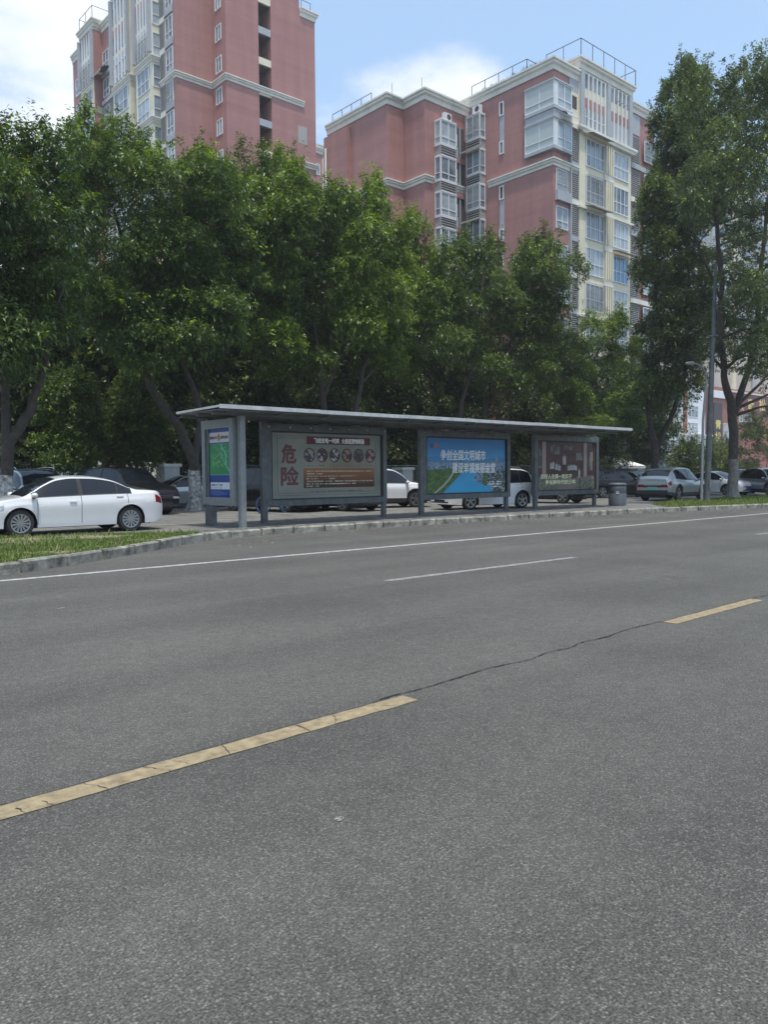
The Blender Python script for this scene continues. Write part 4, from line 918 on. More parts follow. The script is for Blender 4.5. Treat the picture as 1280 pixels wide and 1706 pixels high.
def rail(par, pts, h=1.25, z=None, name='roof_railing'):
    b = MB()
    for p, q in zip(pts[:-1], pts[1:]):
        p = np.array(p, float); q = np.array(q, float); L = np.linalg.norm(q-p); n = max(1, int(L/1.35))
        for k in range(n+1): c = p+(q-p)*k/n; b.tube([c, c+[0, 0, h]], .035, 5)
        b.tube([p+[0, 0, h], q+[0, 0, h]], .035, 5)
    return b.build(name, M_['rail'], par)
def ac_unit(fc, s, z, d, label):
    p = fc.p(s, z, d); A = empty('air_conditioner', (p[0], p[1], z), label, 'air conditioner', 'air conditioners outside the flats')
    b = MB(); fc.box(b, s-.42, s+.42, z, z+.62, d-.32, d); b.build('casing', M_['frame'], A)
    b = MB(); c = fc.p(s+.1, z+.31, d+.002); n = 14; V = [fc.p(s+.1+.24*math.cos(2*math.pi*k/n), z+.31+.24*math.sin(2*math.pi*k/n), d+.006) for k in range(n)]; b.add(V, [tuple(range(n))]); b.build('fan', M_['shade_dark'], A)
def walls(par, poly, z0, z1, m='pink', name='wall'): return MB().prism(poly, z0, z1).build(name, M_[m], par)

def tower_right():
    T = empty('apartment_building', (56, 44, .1), 'shorter pink-tiled apartment block with white cornices and cream balconies, right of the tall tower', 'building')
    XA, YA, YB, XC, YD, XE = 52.5, 39.38, 48.49, 47.25, 51.13, 45.41; ZT = 33.05
    poly = [(XA, YA), (XA+15.0, YA), (XA+15.0, 59.4), (XE, 59.4), (XE, YD), (XC, YD), (XC, YB), (XA, YB)]
    wall = walls(T, poly, .1, ZT)
    MB().prism([(x+(.3 if x < 60 else -.3), y+.3 if y < 50 else y-.3) for x, y in poly], ZT, ZT+.05).build('roof', M_['greywall'], T)
    outl = [(XE, 59.4), (XE, YD), (XC, YD), (XC, YB), (XA, YB), (XA, YA), (XA+3.2, YA)]
    moulding(T, [(XE, 59.4), (XE, YD), (XC, YD), (XC, YB), (XA-.02, YB)], ZT+.30, CORN)
    moulding(T, [(XA, YB+1.0), (XA, YA), (XA+3.3, YA)], ZT+1.0, CORN); walls(T, [(XA+.01, YA+.01), (XA+3.3, YA+.01), (XA+3.3, YB+1), (XA+.01, YB+1)], ZT-.9, ZT+.95, 'pink', 'parapet')
    moulding(T, [(XA+11.3, YA), (XA+15.0, YA), (XA+15.0, 50)], ZT+.9, CORN); walls(T, [(XA+11.3, YA+.01), (XA+16.19, YA+.01), (XA+16.19, 50), (XA+11.3, 50)], ZT-.1, ZT+.85, 'pink', 'parapet')
    moulding(T, [(XE, 59.4), (XE, YD), (XC, YD), (XC, YB), (48.1, YB)], 26.35, BAND, 'string_course'); moulding(T, [(50.55, YB), (52.3, YB), ], 26.35, BAND, 'string_course')
    moulding(T, [(XA, 46.1), (XA, YA), (XA+3.2, YA)], 26.35, BAND, 'string_course')
    walls(T, [(XE-.02, YD-.0), (XE-.0, YD), (XE-.0, 57.0), (XE-.02, 57.0)], 0.2, .3)
    # far end step of the left facade
    walls(T, [(XE-.45, 56.0), (XE, 56.0), (XE, 59.38), (XE-.45, 59.38)], .1, ZT-.9, 'pink', 'wall')
    b = MB(); b.tube([(XE-.62, 58.9, .1), (XE-.62, 58.9, ZT-2)], .10, 6); b.build('downpipe', M_['cornice'], T)
    ff, fs = facing_road(YA), facing_left(XA)
    FH = 2.93; z0s = 29.30                                     # top of first window row below the fins
    # corner window boxes (two storeys), grey spandrel between
    for k, (zb, zt) in enumerate(((30.35, 32.25), (27.25, 29.35))):
        b = MB(); fs.box(b, -42.0, -39.38, zb-.25, zb, 0, .33); fs.box(b, -42.0, -39.38, zt, zt+.14, 0, .36); ff.box(b, 52.17, 54.6, zb-.25, zb, .0, .33); ff.box(b, 52.14, 54.6, zt, zt+.14, .0, .36); b.build('bay_slab', M_['greywall'], T)
        b = MB(); fs.box(b, -41.95, -39.38, zb, zt, 0, .24); ff.box(b, 52.26, 54.55, zb, zt, .0, .24); b.build('bay_core', M_['shade_dark'], T)
        window(T, fs, -41.98, -39.1, zb+.005, zt-.005, .245, 2, .30, mat('frosted_panel', (.44, .49, .48), .4), fw=.07); window(T, ff, 52.62, 54.55, zb+.005, zt-.005, .245, 2, .34, M_['pane_pale'], fw=.09)
        b = MB(); b.box(52.262, 52.615, 39.085, 39.30, zb+.006, zt-.006); b.build('bay_post', M_['frame'], T)
    b = MB(); fs.box(b, -42.0, -39.38, 29.50, 30.09, 0, .26); ff.box(b, 52.24, 54.6, 29.50, 30.09, 0, .26); b.build('spandrel', M_['greywall'], T)
    # awning above lower corner window
    b = MB(); P = []
    for j in range(7): a = j/6*math.pi/2; P.append((.35+.75*math.sin(a), 29.95-.5*(1-math.cos(a))))
    for (d0, z0), (d1, z1) in zip(P[:-1], P[1:]): b.add([ff.p(52.9, z0, d0), ff.p(54.4, z0, d0), ff.p(54.4, z1, d1), ff.p(52.9, z1, d1)], [(0, 1, 2, 3)])
    b.build('awning', M_['greywall'], T)
    b = MB(); ff.box(b, 54.55, 55.9, 30.95, 33.4, 0, .05); b.build('grey_panel', M_['greywall'], T); b = MB(); ff.box(b, 54.65, 55.85, 29.7, 32.2, .005, .06); b.build('open_bay', M_['cream'], T); b = MB(); ff.box(b, 54.75, 55.5, 30.9, 31.9, .07, .08); b.build('recess', M_['shade_dark'], T)  # small dark plate painted as the shaded inside of the bay
    b = MB(); ff.box(b, 54.55, 55.95, 29.25, 29.6, 0, .30); b.build('bay_slab', M_['cornice'], T)
    # small windows in the corner column, louvres beside
    for k in range(8):
        zt = 26.05-FH*k-.35
        if k < 7: window(T, ff, 52.85, 54.45, zt-1.75, zt, .0, 2, .34, None, grille=(k == 0), fw=.08)
        if k in (0, 2): b = MB(); ff.box(b, 52.75, 54.55, zt-2.55, zt-1.77, 0, .30); b.build('spandrel', M_['greywall'], T)
    b = MB(); ff.box(b, 54.60, 54.72, .2, 29.2, 0, .22); b.build('pilaster', M_['greywall'], T)
    for k in range(9):
        zt = 29.1-FH*k
        louvre(T, ff, 54.78, 55.72, zt-2.45, zt, .02)
        b = MB(); ff.box(b, 54.72, 55.76, zt-2.90, zt-2.47, 0, .16); b.build('slab_edge', M_['cornice' if k % 2 else 'greywall'], T)
    # cream projecting bay
    X0, X1, YF = 55.75, 63.4, 39.2; fb = facing_road(YF)
    walls(T, [(X0, YF), (X1, YF), (X1, YA+.5), (X0, YA+.5)], .1, 29.15, 'cream', 'bay_wall'); walls(T, [(X0, YF), (X1, YF), (X1, 42.5), (X0, 42.5)], 29.45, 34.55, 'cream', 'bay_wall')
    moulding(T, [(X0, 42.5), (X0, YF), (X1, YF), (X1, 42.5)], 35.1, CORN); MB().box(X0+.3, X1-.3, YF+.3, 42.2, 34.6, 35.5).build('roof_upstand', M_['greywall'], T)
    rail(T, [(X0-.25, 49.5, 34.1), (X0-.25, YF-.2, 35.05)][:0]+[(X0-.2, 42.4, 35.1), (X0-.2, YF-.25, 35.1), (X1+.2, YF-.25, 35.1), (X1+.2, 41.5, 35.1)], 1.35)
    rail(T, [(XA+.5, YB, 34.1), (XA+.5, 42.4, 34.1), (X0-.2, 42.4, 34.1)], 1.2)
    MB().box(X0+.02, X1-.02, YF-.35, YA, 29.15, 29.449).build('bay_slab', M_['cornice'], T)
    moulding(T, [(X0, YF+.3), (X0, YF), (X1, YF), (X1, YF+.3)], 29.75, [(0, -.55), (.3, -.5), (.42, -.3), (.42, -.1), (.1, .0), (0, 0)], 'string_course')
    # fins with small windows above, pink panels, tall glass
    b = MB()
    for s in (X0+.0, X0+3.80, X1-.5): b = MB(); fb.box(b, s, s+.5, 29.9, 34.15, 0, .16); b.build('fin_post', M_['greywall'], T)
    for base in (X0+.62, X0+4.36):
        for k in range(5):
            s = base+.60*k; b = MB(); fb.box(b, s+.42, s+.54, 29.85, 34.1, 0, .13); b.build('fin', M_['frame'], T)
            b = MB(); fb.box(b, s, s+.40, 32.95, 34.05, .0, .02); b.build('pane', M_['pane'], T)
            b = MB(); fb.box(b, s, s+.40, 31.35, 32.15, .0, .03); b.build('pink_panel', M_['pink'], T)
            b = MB(); fb.box(b, s, s+.40, 29.9, 31.33, .0, .02); b.build('pane', M_['pane' if base < X0+2 else 'greywall'], T)
            if base < X0+2: b = MB(); fb.box(b, s+.12, s+.17, 29.9, 31.33, .021, .05); fb.box(b, s, s+.39, 30.6, 30.66, .021, .055); b.build('window_bar', M_['frame'], T)
            elif k in (1, 2, 3): 
                b = MB(); q = [fb.p(s, 33.0, .03), fb.p(s, 34.0, .03), fb.p(s+.22, 34.0, .42), fb.p(s+.22, 33.0, .42)]; 
                for a, c in ((0, 1), (1, 2), (2, 3), (3, 0)): b.tube([q[a], q[c]], .03, 4)
                b.build('open_sash', M_['rail'], T)
    kinds = [('pane', 'pane_pale'), ('grid', 'pane'), ('pane', 'pane_pale'), ('pane_pale', 'pane_blue'), ('grid', 'pane_pale'), ('pane', 'pane'), ('pane_pale', 'pane'), ('pane', 'pane')]
    for k in range(8):
        zt = 28.95-FH*k
        a, c = kinds[k]
        window(T, fb, X0+.85, X0+3.45, zt-2.25, zt, .02, 4, .42, M_['pane' if a == 'grid' else a], grille=(a == 'grid'), fw=.08)
        window(T, fb, X0+4.75, X0+7.2, zt-2.25, zt, .02, 4, .42, M_[c], fw=.08, label='balcony window glazed in blue' if c == 'pane_blue' else None)
        b = MB()
        for j in range(4): fb.box(b, X0+3.52+j*.32, X0+3.52+j*.32+.17, zt-2.35, zt+.02, 0, .26)
        b.build('mullion_fin', M_['cream'], T)
        b = MB(); fb.box(b, X0+3.45, X0+4.7, zt-2.85, zt-2.36, 0, .20); b.build('spandrel', M_['cornice'], T)
        if k in (2, 5): moulding(T, [(X0, YF+.3), (X0, YF), (X1, YF), (X1, YF+.3)], zt+.30, [(0, -.3), (.22, -.26), (.22, -.08), (0, 0)], 'string_course')
    for base, k in ((X0+.7, 0), (X0+.7, 2), (X0+4.6, 3)):
        zt = 28.95-FH*k+.12; b = MB(); b.add([fb.p(base, zt+.28, .05), fb.p(base+2.9, zt+.28, .05), fb.p(base+2.9, zt, .95), fb.p(base, zt, .95), fb.p(base, zt+.25, .05), fb.p(base+2.9, zt+.25, .05), fb.p(base+2.9, zt-.03, .95), fb.p(base, zt-.03, .95)], [(0, 1, 2, 3), (4, 7, 6, 5), (3, 2, 6, 7)]); b.build('awning', M_['louvre'], T)
    # right wing beyond the bay
    b = MB(); ff.box(b, X1+.05, X1+1.6, 31.3, 33.0, 0, .05); b.build('grey_panel', M_['greywall'], T)
    for k in range(8):
        zt = 31.1-FH*k; louvre(T, ff, X1+.1, X1+1.5, zt-2.4, zt, .02); b = MB(); ff.box(b, X1+.02, X1+4.6, zt-2.85, zt-2.45, 0, .25); b.build('slab_edge', M_['cornice' if k % 3 == 1 else 'greywall'], T)
        window(T, ff, X1+2.0, X1+4.2, zt-1.9, zt-.1, .25, 2, .35, None, grille=(k == 0), fw=.08)
    # window stack on the left flank (its own boxes) and on the stepped-back wing
    def stack(fc, s0, s1, d, zs, seed):
        rr = random.Random(seed); side0 = fc.t
        for k, zt in enumerate(zs):
            b = MB(); fc.box(b, s0, s1, zt-2.08, zt-1.95, 0, d); fc.box(b, s0, s1, zt, zt+.10, 0, d+.03); b.build('bay_slab', M_['frame'], T)
            b = MB(); fc.box(b, s0+.05, s1-.05, zt-1.95, zt, 0, d-.06); b.build('bay_core', M_['pane' if k % 2 else 'shade_dark'], T)
            window(T, fc, s0, s1, zt-1.95, zt-.005, d-.055, 2, .30, None, grille=rr.random() < .4, fw=.10)
            e = fc.p(s1, 0, 0); fe = Face(e[:2], fc.n, fc.t); window(T, fe, .03, d-.02, zt-1.95, zt-.005, -.055, 1, .30, None, fw=.07)
            e = fc.p(s0, 0, 0); fe = Face(fc.p(s0, 0, d)[:2], -fc.n, -fc.t); window(T, fe, .03, d-.03, zt-1.95, zt-.005, -.055, 1, .30, None, fw=.07)
            louvre(T, fc, s0+.05, s1-.05, zt-2.90, zt-2.10, d-.12); b = MB(); fc.box(b, s0+.06, s1-.06, zt-2.9, zt-2.1, 0, d-.145); b.build('bay_core', M_['louvre'], T)
    zs = [32.35-2.95*k for k in range(6)]
    stack(fs, -48.05, -46.45, .75, [32.05-2.95*k for k in range(6)], 3)
    stack(facing_road(YB), 48.35, 50.25, .75, [31.0-2.95*k for k in range(6)], 5)
    fB = facing_road(YB)
    b = MB(); fB.box(b, 50.55, 51.95, .2, 31.3, -.01, .012); b.build('recess', M_['shade_dark'], T)  # flat dark plate on the wall, standing in for a shaded slot
    for k in range(5):
        zt = 31.0-2.95*k; window(T, fB, 50.65, 51.05, zt-1.35, zt-.35, .02, 1, None, M_['shade_dark'], fw=.07); b = MB(); fB.box(b, 51.35, 51.45, zt-2.3, zt+.3, .02, .1); b.build('mullion_fin', M_['greywall'], T)
        b = MB(); fB.box(b, 50.6, 51.2, zt-2.3, zt-1.4, .02, .05); b.build('grey_panel', M_['greywall'], T); b = MB(); fB.box(b, 50.5, 52.0, zt-2.75, zt-2.32, .0, .14); b.build('slab_edge', M_['pink'], T)
    # narrow strip windows with grey panels
    for zt, zb in ((32.5, 28.2), (25.6, 21.0), (19.8, 15.6)):
        b = MB(); fs.box(b, -44.85, -44.40, zb, zt, 0, .04); b.build('grey_panel', M_['greywall'], T)
        window(T, fs, -44.87, -44.38, zt-1.15, zt, .045, 1, None, M_['shade_dark'], fw=.09); window(T, fs, -44.87, -44.38, zb, zb+1.05, .045, 1, None, M_['pane'], fw=.09)
    # curved awnings over the flank boxes
    for z in (29.15, 23.2):
        b = MB(); P = [(.70+.55*math.sin(a), z+.35*math.cos(a)-.2) for a in np.linspace(.2, 1.5, 5)]
        for (d0, z0), (d1, z1) in zip(P[:-1], P[1:]): b.add([fs.p(-48.3, z0, d0), fs.p(-45.9, z0, d0), fs.p(-45.9, z1, d1), fs.p(-48.3, z1, d1)], [(0, 1, 2, 3)])
        b.build('awning', M_['rail'], T)
    ac_unit(fs, -46.9, 32.16, .72, 'white air conditioner on top of the window stack near the corner of the block'); ac_unit(facing_road(YB), 49.3, 31.12, .7, 'white air conditioner on top of the stepped-back window stack'); 
    rail(T, [(XE+.3, 59, ZT+.3), (XE+.3, 53.5, ZT+.3)], 1.0)
    for (x, y) in ((46.4, 51.6), (47.6, 49.2), (50.5, 50.5)):
        b = MB(); b.tube([(x, y, ZT), (x, y, ZT+1.6)], .03, 4); b.build('antenna', M_['rail'], T)
    # roof plants
    P = empty('roof_plants', (53.4, 44, 34), 'small potted plants along the roof edge of the shorter block', 'plants'); b = MB(); rr = random.Random(3)
    for k in range(46):
        c = np.array([53.1+rr.uniform(-.2, .3), rr.uniform(41, 48.2), 34.0]); 
        for j in range(7): a = rr.uniform(0, 6.28); e = c+np.array([.3*math.cos(a), .3*math.sin(a), rr.uniform(.3, .85)]); m_ = (c+e)/2+[.05, .05, .1]; b.add([c, m_+[.05, 0, 0], e, m_-[.05, 0, 0]], [(0, 1, 2, 3)])
    b.build('foliage', mat('roof_plant_leaf', (.05, .09, .03), .8), P)
    return T
tower_right()
def tower_left():
    T = empty('apartment_building', (44, 80, .1), 'tall pink-tiled apartment tower with a column of dark stair openings, upper left', 'building')
    Y1, X1, Y2, X2, XR = 67.67, 39.78, 70.25, 35.94, 50.22; ZR = 50.4; OX0, OX1 = 43.43, 44.86
    # front wall built round the stair openings
    fr = facing_road(Y1); dep_ = 1.6
    walls(T, [(X1, Y1), (OX0, Y1), (OX0, Y1+dep_), (X1, Y1+dep_)], .1, 54); walls(T, [(OX1, Y1), (48.3, Y1), (48.3, Y1+dep_), (OX1, Y1+dep_)], .1, 51.0); walls(T, [(48.3, Y1+.002), (XR, Y1+.002), (XR, Y1+dep_), (48.3, Y1+dep_)], .1, 48.0)
    walls(T, [(X1+.002, Y1+dep_), (XR-.002, Y1+dep_), (XR-.002, 96), (X1+.002, 96)], .1, 48.0); walls(T, [(X2, Y2), (X1+.001, Y2), (X1+.001, 96), (X2, 96)], .1, 50.2)
    walls(T, [(X1+.01, Y1+dep_), (48.3, Y1+dep_), (48.3, 80), (X1+.01, 80)], 48.01, 54)
    P = 2.93
    for k in range(17):
        zb = 45.13-P*(k-1); b = MB(); b.box(OX0, OX1, Y1+.02, Y1+.18, zb-.66, zb); b.build('spandrel', M_[('cream', 'greywall', 'cream')[k % 3]], T)
    b = MB(); b.box(OX0, OX1, Y1+dep_-.01, Y1+dep_-.002, .2, 54); b.build('stair_recess', M_['shade_dark'], T)
    b = MB(); 
    for k in range(9): b.box(OX0+.01, OX1-.01, Y1+.2, Y1+dep_-.02, 45.13-P*(k-1)-.75, 45.13-P*(k-1)-.66)
    b.build('landing', M_['shade_dark'], T)
    moulding(T, [(X2, 74.0), (X2, Y2), (X1, Y2), (X1, Y1), (48.75, Y1)], 39.35, BAND, 'string_course'); moulding(T, [(48.7, Y1), (XR, Y1), (XR, 69)], 33.4, BAND, 'string_course')
    moulding(T, [(48.25, Y1), (48.25+.1, Y1), (XR, Y1), (XR, 76)][1:], 48.6, CORN); moulding(T, [(46.0, Y1), (48.3, Y1), (48.3, 70)], 51.5, CORN)
    rail(T, [(48.5, Y1-.1, 48.6), (XR-.6, Y1-.1, 48.6)], .8)
    b = MB(); fr.box(b, 48.0, 49.1, 35.2, 36.9, 0, .004); b.build('faded_patch', mat('grey_green_patch', (.33, .33, .31), .6), T)
    fs = facing_left(X1); f2 = facing_left(X2)
    for k in range(9):
        zt = VX(362, 45, X1)[2]-P*(k-1)-1.45; window(T, fs, -69.55, -68.45, zt, zt+1.5, .0, 2, None, None, fw=.09)
    for k in range(8):
        zt = VX(284, 48, X2)[2]-P*(k-1)-1.9+1.2; window(T, f2, -72.2, -70.75, zt-.2, zt+1.9, .0, 2, .3, None, fw=.09, grille=(k == 3))
        b = MB(); f2.box(b, -72.25, -70.7, zt-.85, zt-.2, 0, .12); b.build('spandrel', M_['greywall'], T)
        louvre(T, f2, -73.25, -72.35, zt-.6, zt+1.75, .02); b = MB(); f2.box(b, -73.3, -72.3, zt+1.78, zt+2.3, 0, .14); b.build('slab_edge', M_['cornice'], T)
    # projecting cream bays
    def bay(ya, yb, x, ztop, fins_from, seed, side='glass'):
        rr = random.Random(seed); f = facing_left(x); e = facing_road(ya)
        walls(T, [(x, ya), (X2+.3, ya), (X2+.3, yb), (x, yb)], .1, ztop, 'cream', 'bay_wall')
        mid = (ya+yb)/2
        for k in range(13):
            zt = 41.05-P*(k-4); 
            if zt > fins_from+2.5: continue
            if zt < 14: break
            window(T, f, -yb+.45, -ya-.55, zt-2.3, zt, .02, 3, .42, None, grille=rr.random() < .3, fw=.09)
        for z in (41.75, 36.0):
            moulding(T, [(x, yb), (x, ya), (X2, ya)], z, BAND, 'string_course')
        n = 5; w = (yb-ya-.5)/n
        for k in range(n):
            b = MB(); f.box(b, -yb+.25+w*k+w*.72, -yb+.25+w*(k+1), fins_from+.2, ztop-.9, 0, .14); b.build('fin', M_['frame'], T)
            for q in range(int((ztop-fins_from)/P)+1):
                z0 = fins_from+.3+P*q
                if z0+2.6 > ztop: break
                b = MB(); f.box(b, -yb+.25+w*k, -yb+.25+w*k+w*.7, z0, z0+1.7, 0, .02); b.build('pane', M_['pane'], T); b = MB(); f.box(b, -yb+.25+w*k, -yb+.25+w*k+w*.7, z0+1.72, z0+2.5, 0, .03); b.build('pink_panel', M_['pink' if q % 2 else 'greywall'], T)
        
        for q0, q1 in ((-yb, -yb+.25), (-ya-.25, -ya)): b = MB(); f.box(b, q0, q1, fins_from+.2, ztop-.9, 0, .34); b.build('fin_post', M_['greywall'], T)
        moulding(T, [(X2+.3, yb), (x, yb), (x, ya), (X2+.3, ya)], ztop+.2, CORN)
    bay(73.4, 77.05, 35.05, 56.0, 41.9, 1); bay(78.3, 82.6, 35.05, 51.5, 41.9, 2); bay(87.5, 91.4, 35.05, 50.9, 44.6, 4)
    walls(T, [(35.0, 87.45), (X2, 87.45), (X2, 87.499), (35.0, 87.499)], .1, 50.0, 'pink', 'bay_side'); walls(T, [(35.25, 78.2), (X2, 78.2), (X2, 78.299), (35.25, 78.299)], 46, 50.6, 'pink', 'bay_side')
    e = facing_road(73.4)
    for k in range(10):
        zt = 44.0-P*(k-3); window(T, e, 35.12, 35.92, zt-2.2, zt, .0, 1, .42, None, fw=.08)
    b = MB(); f2.box(b, -78.25, -77.1, .2, 51, .0, .02); b.build('recess', M_['shade_dark'], T)  # shade of the deep gap painted as a thin dark sheet
    for k in range(8):
        zt = 47.4-P*k; b = MB(); f2.box(b, -78.25, -77.1, zt-.5, zt, .02, .2); b.build('slab_edge', M_['cornice'], T)
        for (a, c) in ((-87.2, -85.6), (-95.2, -92.6)): window(T, f2, a, c, zt-1.7, zt+.2, .0, 2, .36, None, fw=.09, grille=(k == 2))
        louvre(T, f2, -85.3, -84.1, zt-2.0, zt+.4, .02); louvre(T, f2, -83.9, -82.9, zt-2.0, zt+.4, .02)
        b = MB(); f2.box(b, -87.3, -82.8, zt-2.5, zt-2.1, 0, .2); b.build('slab_edge', M_['greywall'], T)
    moulding(T, [(X2, 96), (X2, 91.4)], 50.6, CORN); moulding(T, [(X2, 87.4), (X2, 82.7)], 50.6, CORN)
    rail(T, [(35.6, 91.3, 51.2), (35.0, 91.3, 51.2), (35.0, 87.6, 51.2), (37.6, 87.6, 51.2)], 1.35)
    b = MB(); P_ = [(.0+1.1*math.sin(a), 45.6-.9*(1-math.cos(a))) for a in np.linspace(0, 1.5, 6)]
    for (d0, z0), (d1, z1) in zip(P_[:-1], P_[1:]): b.add([f2.p(-87.4, z0, d0), f2.p(-85.4, z0, d0), f2.p(-85.4, z1, d1), f2.p(-87.4, z1, d1)], [(0, 1, 2, 3)])
    b.build('awning', M_['rail'], T)
    return T
tower_left()
def far_block():
    p = VY(528, 260, 95); q = VY(552, 260, 95); z1 = VY(530, 250, 95)[2]; z2 = VY(545, 238, 95)[2]
    T = empty('apartment_building', (p[0], 96, .1), 'far pink block showing in the gap between the tall tower and the shorter block', 'building')
    walls(T, [(p[0]-5, 95), (p[0]+1.0, 95), (p[0]+1.0, 110), (p[0]-5, 110)], .1, z1); walls(T, [(p[0]+1.0, 97), (q[0]+4, 97), (q[0]+4, 110), (p[0]+1.0, 110)], .1, z2)
    moulding(T, [(p[0]-5, 95), (p[0]+1.0, 95), (p[0]+1.0, 97)], z1+.3, CORN); moulding(T, [(p[0]+1.3, 97), (q[0]+4, 97)], z2+.3, CORN)
    f = facing_road(95); g = facing_road(97)
    for k in range(6): window(T, f, p[0]-.1, p[0]+.5, z1-3.6-2.93*k, z1-2.0-2.93*k, 0, 1, None, None, fw=.09)
    b = MB(); g.box(b, p[0]+1.15, q[0]-.35, .2, z2-1.6, 0, .02); b.build('recess', M_['shade_dark'], T); b = MB(); g.box(b, q[0]-.3, q[0]-.1, .2, z2-1.6, 0, .2); b.build('downpipe', M_['cornice'], T)  # dark sheet on the wall in place of a shaded hollow
far_block()
def white_office():
    Y = 78.0; f = facing_road(Y); L, R = VY(1040, 740, Y)[0], VY(1186, 740, Y)[0]; zt = VY(1130, 724, Y)[2]; T = empty('office_building', ((L+R)/2, Y+6, .1), 'low white-fronted office building with dark company lettering, behind the right trees', 'building')
    walls(T, [(L, Y), (R, Y), (R, Y+14), (L, Y+14)], .1, zt, 'white_wall'); z2 = zt+10.5; walls(T, [(L+1, Y+1.2), (R-.4, Y+1.2), (R-.4, Y+13), (L+1, Y+13)], zt, z2, 'white_wall')
    g = facing_road(Y+1.2)
    b = MB(); f.box(b, L, R, zt-.05, zt+.25, 0, .25); b.build('ledge', M_['cornice'], T)
    X = lambda u, v=740: VY(u, v, Y)[0]
    n = 0
    for row in range(3):
        z0 = zt+.35+3.3*row
        for u0, u1 in ((1088, 1104), (1125, 1146), (1156, 1172)):
            window(T, g, X(u0), X(u1), z0, z0+2.3, .02, 3, .65, None, fw=.12)
        for u0, u1 in ((1105, 1119), (1147, 1155)):
            b = MB(); g.box(b, X(u0), X(u1), z0-.2, z0+3.0, 0, .03); b.build('brick_panel', M_['redbrick'], T)
    zb, zc = VY(1120, 745, Y)[2], VY(1120, 733, Y)[2]; xs = [X(u) for u in (1110, 1136)]
    b = MB(); put_text(b, f, '有限公司', xs[0], xs[1], zb, zc, .06, .05); b.build('lettering', M_['ink'], T)
    b = MB(); put_text(b, f, '贸易', X(1094), X(1107), zb, zc, .06, .05); b.build('lettering', M_['ink'], T)
    z0 = VY(1100, 765, Y)[2]; b = MB(); f.box(b, X(1098), X(1116), .15, z0, .0, .08); b.build('shutter_door', mat('blue_grey_shutter', (.12, .15, .19), .5), T)
    z1 = VY(1100, 758, Y)[2]; b = MB(); f.box(b, L, X(1135), z1, z1+.1, 0, .12); b.build('ledge', M_['louvre'], T)
white_office()
def sign_block():
    Y = 79.6; f = facing_road(Y); X = lambda u, v=680: VY(u, v, Y)[0]; Z = lambda u, v: VY(u, v, Y)[2]
    L, R = X(1183), X(1345); T = empty('shop_building', ((L+R)/2, Y+5, .1), 'shop building with a dark red signboard and gold characters, right edge', 'building')
    zt = Z(1270, 655); walls(T, [(L, Y), (R, Y), (R, Y+12), (L, Y+12)], .1, zt, 'redbrick'); 
    zs0, zs1 = Z(1270, 689), Z(1270, 661)
    b = MB(); f.box(b, X(1216), R, zs0, zs1, .02, .35); sb = b.build('signboard', M_['signred'], T)
    b = MB(); put_text(b, f, '青', X(1243), X(1254), Z(1248, 685), Z(1248, 665), .37, .05); put_text(b, f, '松', X(1262), X(1273), Z(1268, 685), Z(1268, 665), .37, .05); put_text(b, f, '人', X(1232.5), X(1237.5), Z(1235, 685), Z(1235, 674), .37, .05); b.build('lettering', M_['gold'], sb)
    b = MB(); f.box(b, X(1188), X(1202), Z(1195, 760), Z(1195, 672), .02, .30); vb = b.build('signboard', mat('dark_vertical_board', (.05, .035, .035), .5), T)
    b = MB(); put_text(b, f, '青', X(1190.5), X(1199.5), Z(1195, 714.5), Z(1195, 700), .32, .05); put_text(b, f, '松', X(1190.5), X(1199.5), Z(1195, 736), Z(1195, 720), .32, .05); b.build('lettering', M_['gold'], vb)
    b = MB(); f.box(b, X(1186), X(1216), Z(1200, 664), Z(1200, 652), .02, .5); b.build('ledge', M_['white_wall'], T); b = MB(); f.box(b, X(1216), R, zs1+.02, zs1+.35, .02, .6); b.build('ledge', M_['cornice'], T)
    for u in (1232, 1240, 1246): window(T, f, X(u), X(u+6), Z(u, 703), Z(u, 691), .02, 1, None, None, fw=.15)
    for u in (1206, 1212): window(T, f, X(u), X(u+5), Z(u, 740), Z(u, 705), .02, 1, .5, None, fw=.12)
    return T
sign_block()
M_['buff'] = mat('buff_render', (.46, .44, .38), .75, var=.12, vs=.6)
def pale_tower():
    Y = 88.0; f = facing_road(Y); X = lambda u, v=500: VY(u, v, Y)[0]; Z = lambda u, v: VY(u, v, Y)[2]
    L, R = X(1150), X(1420); zt = Z(1275, 315); T = empty('apartment_building', ((L+R)/2, Y+6, .1), 'pale cream apartment tower showing through the tall tree on the right', 'building')
    walls(T, [(L, Y), (R, Y), (R, Y+14), (L, Y+14)], .1, zt, 'buff'); moulding(T, [(L, Y), (R, Y)], zt+.5, CORN); w = (R-L)/9
    for i in range(9):
        b = MB(); f.box(b, L+w*i+w*.82, L+w*(i+1), .2, zt-1, 0, .5); b.build('pilaster', M_['cream' if i % 2 else 'greywall'], T)
        for k in range(11):
            zz = zt-1.6-3.0*k
            if zz < 8 or i*11+k > 92: continue
            b = MB(); f.box(b, L+w*i+w*.1, L+w*i+w*.72, zz-1.9, zz, .01, .05); b.build('window', M_['pane' if (i+k) % 3 else 'pane_pale'], T)
pale_tower()
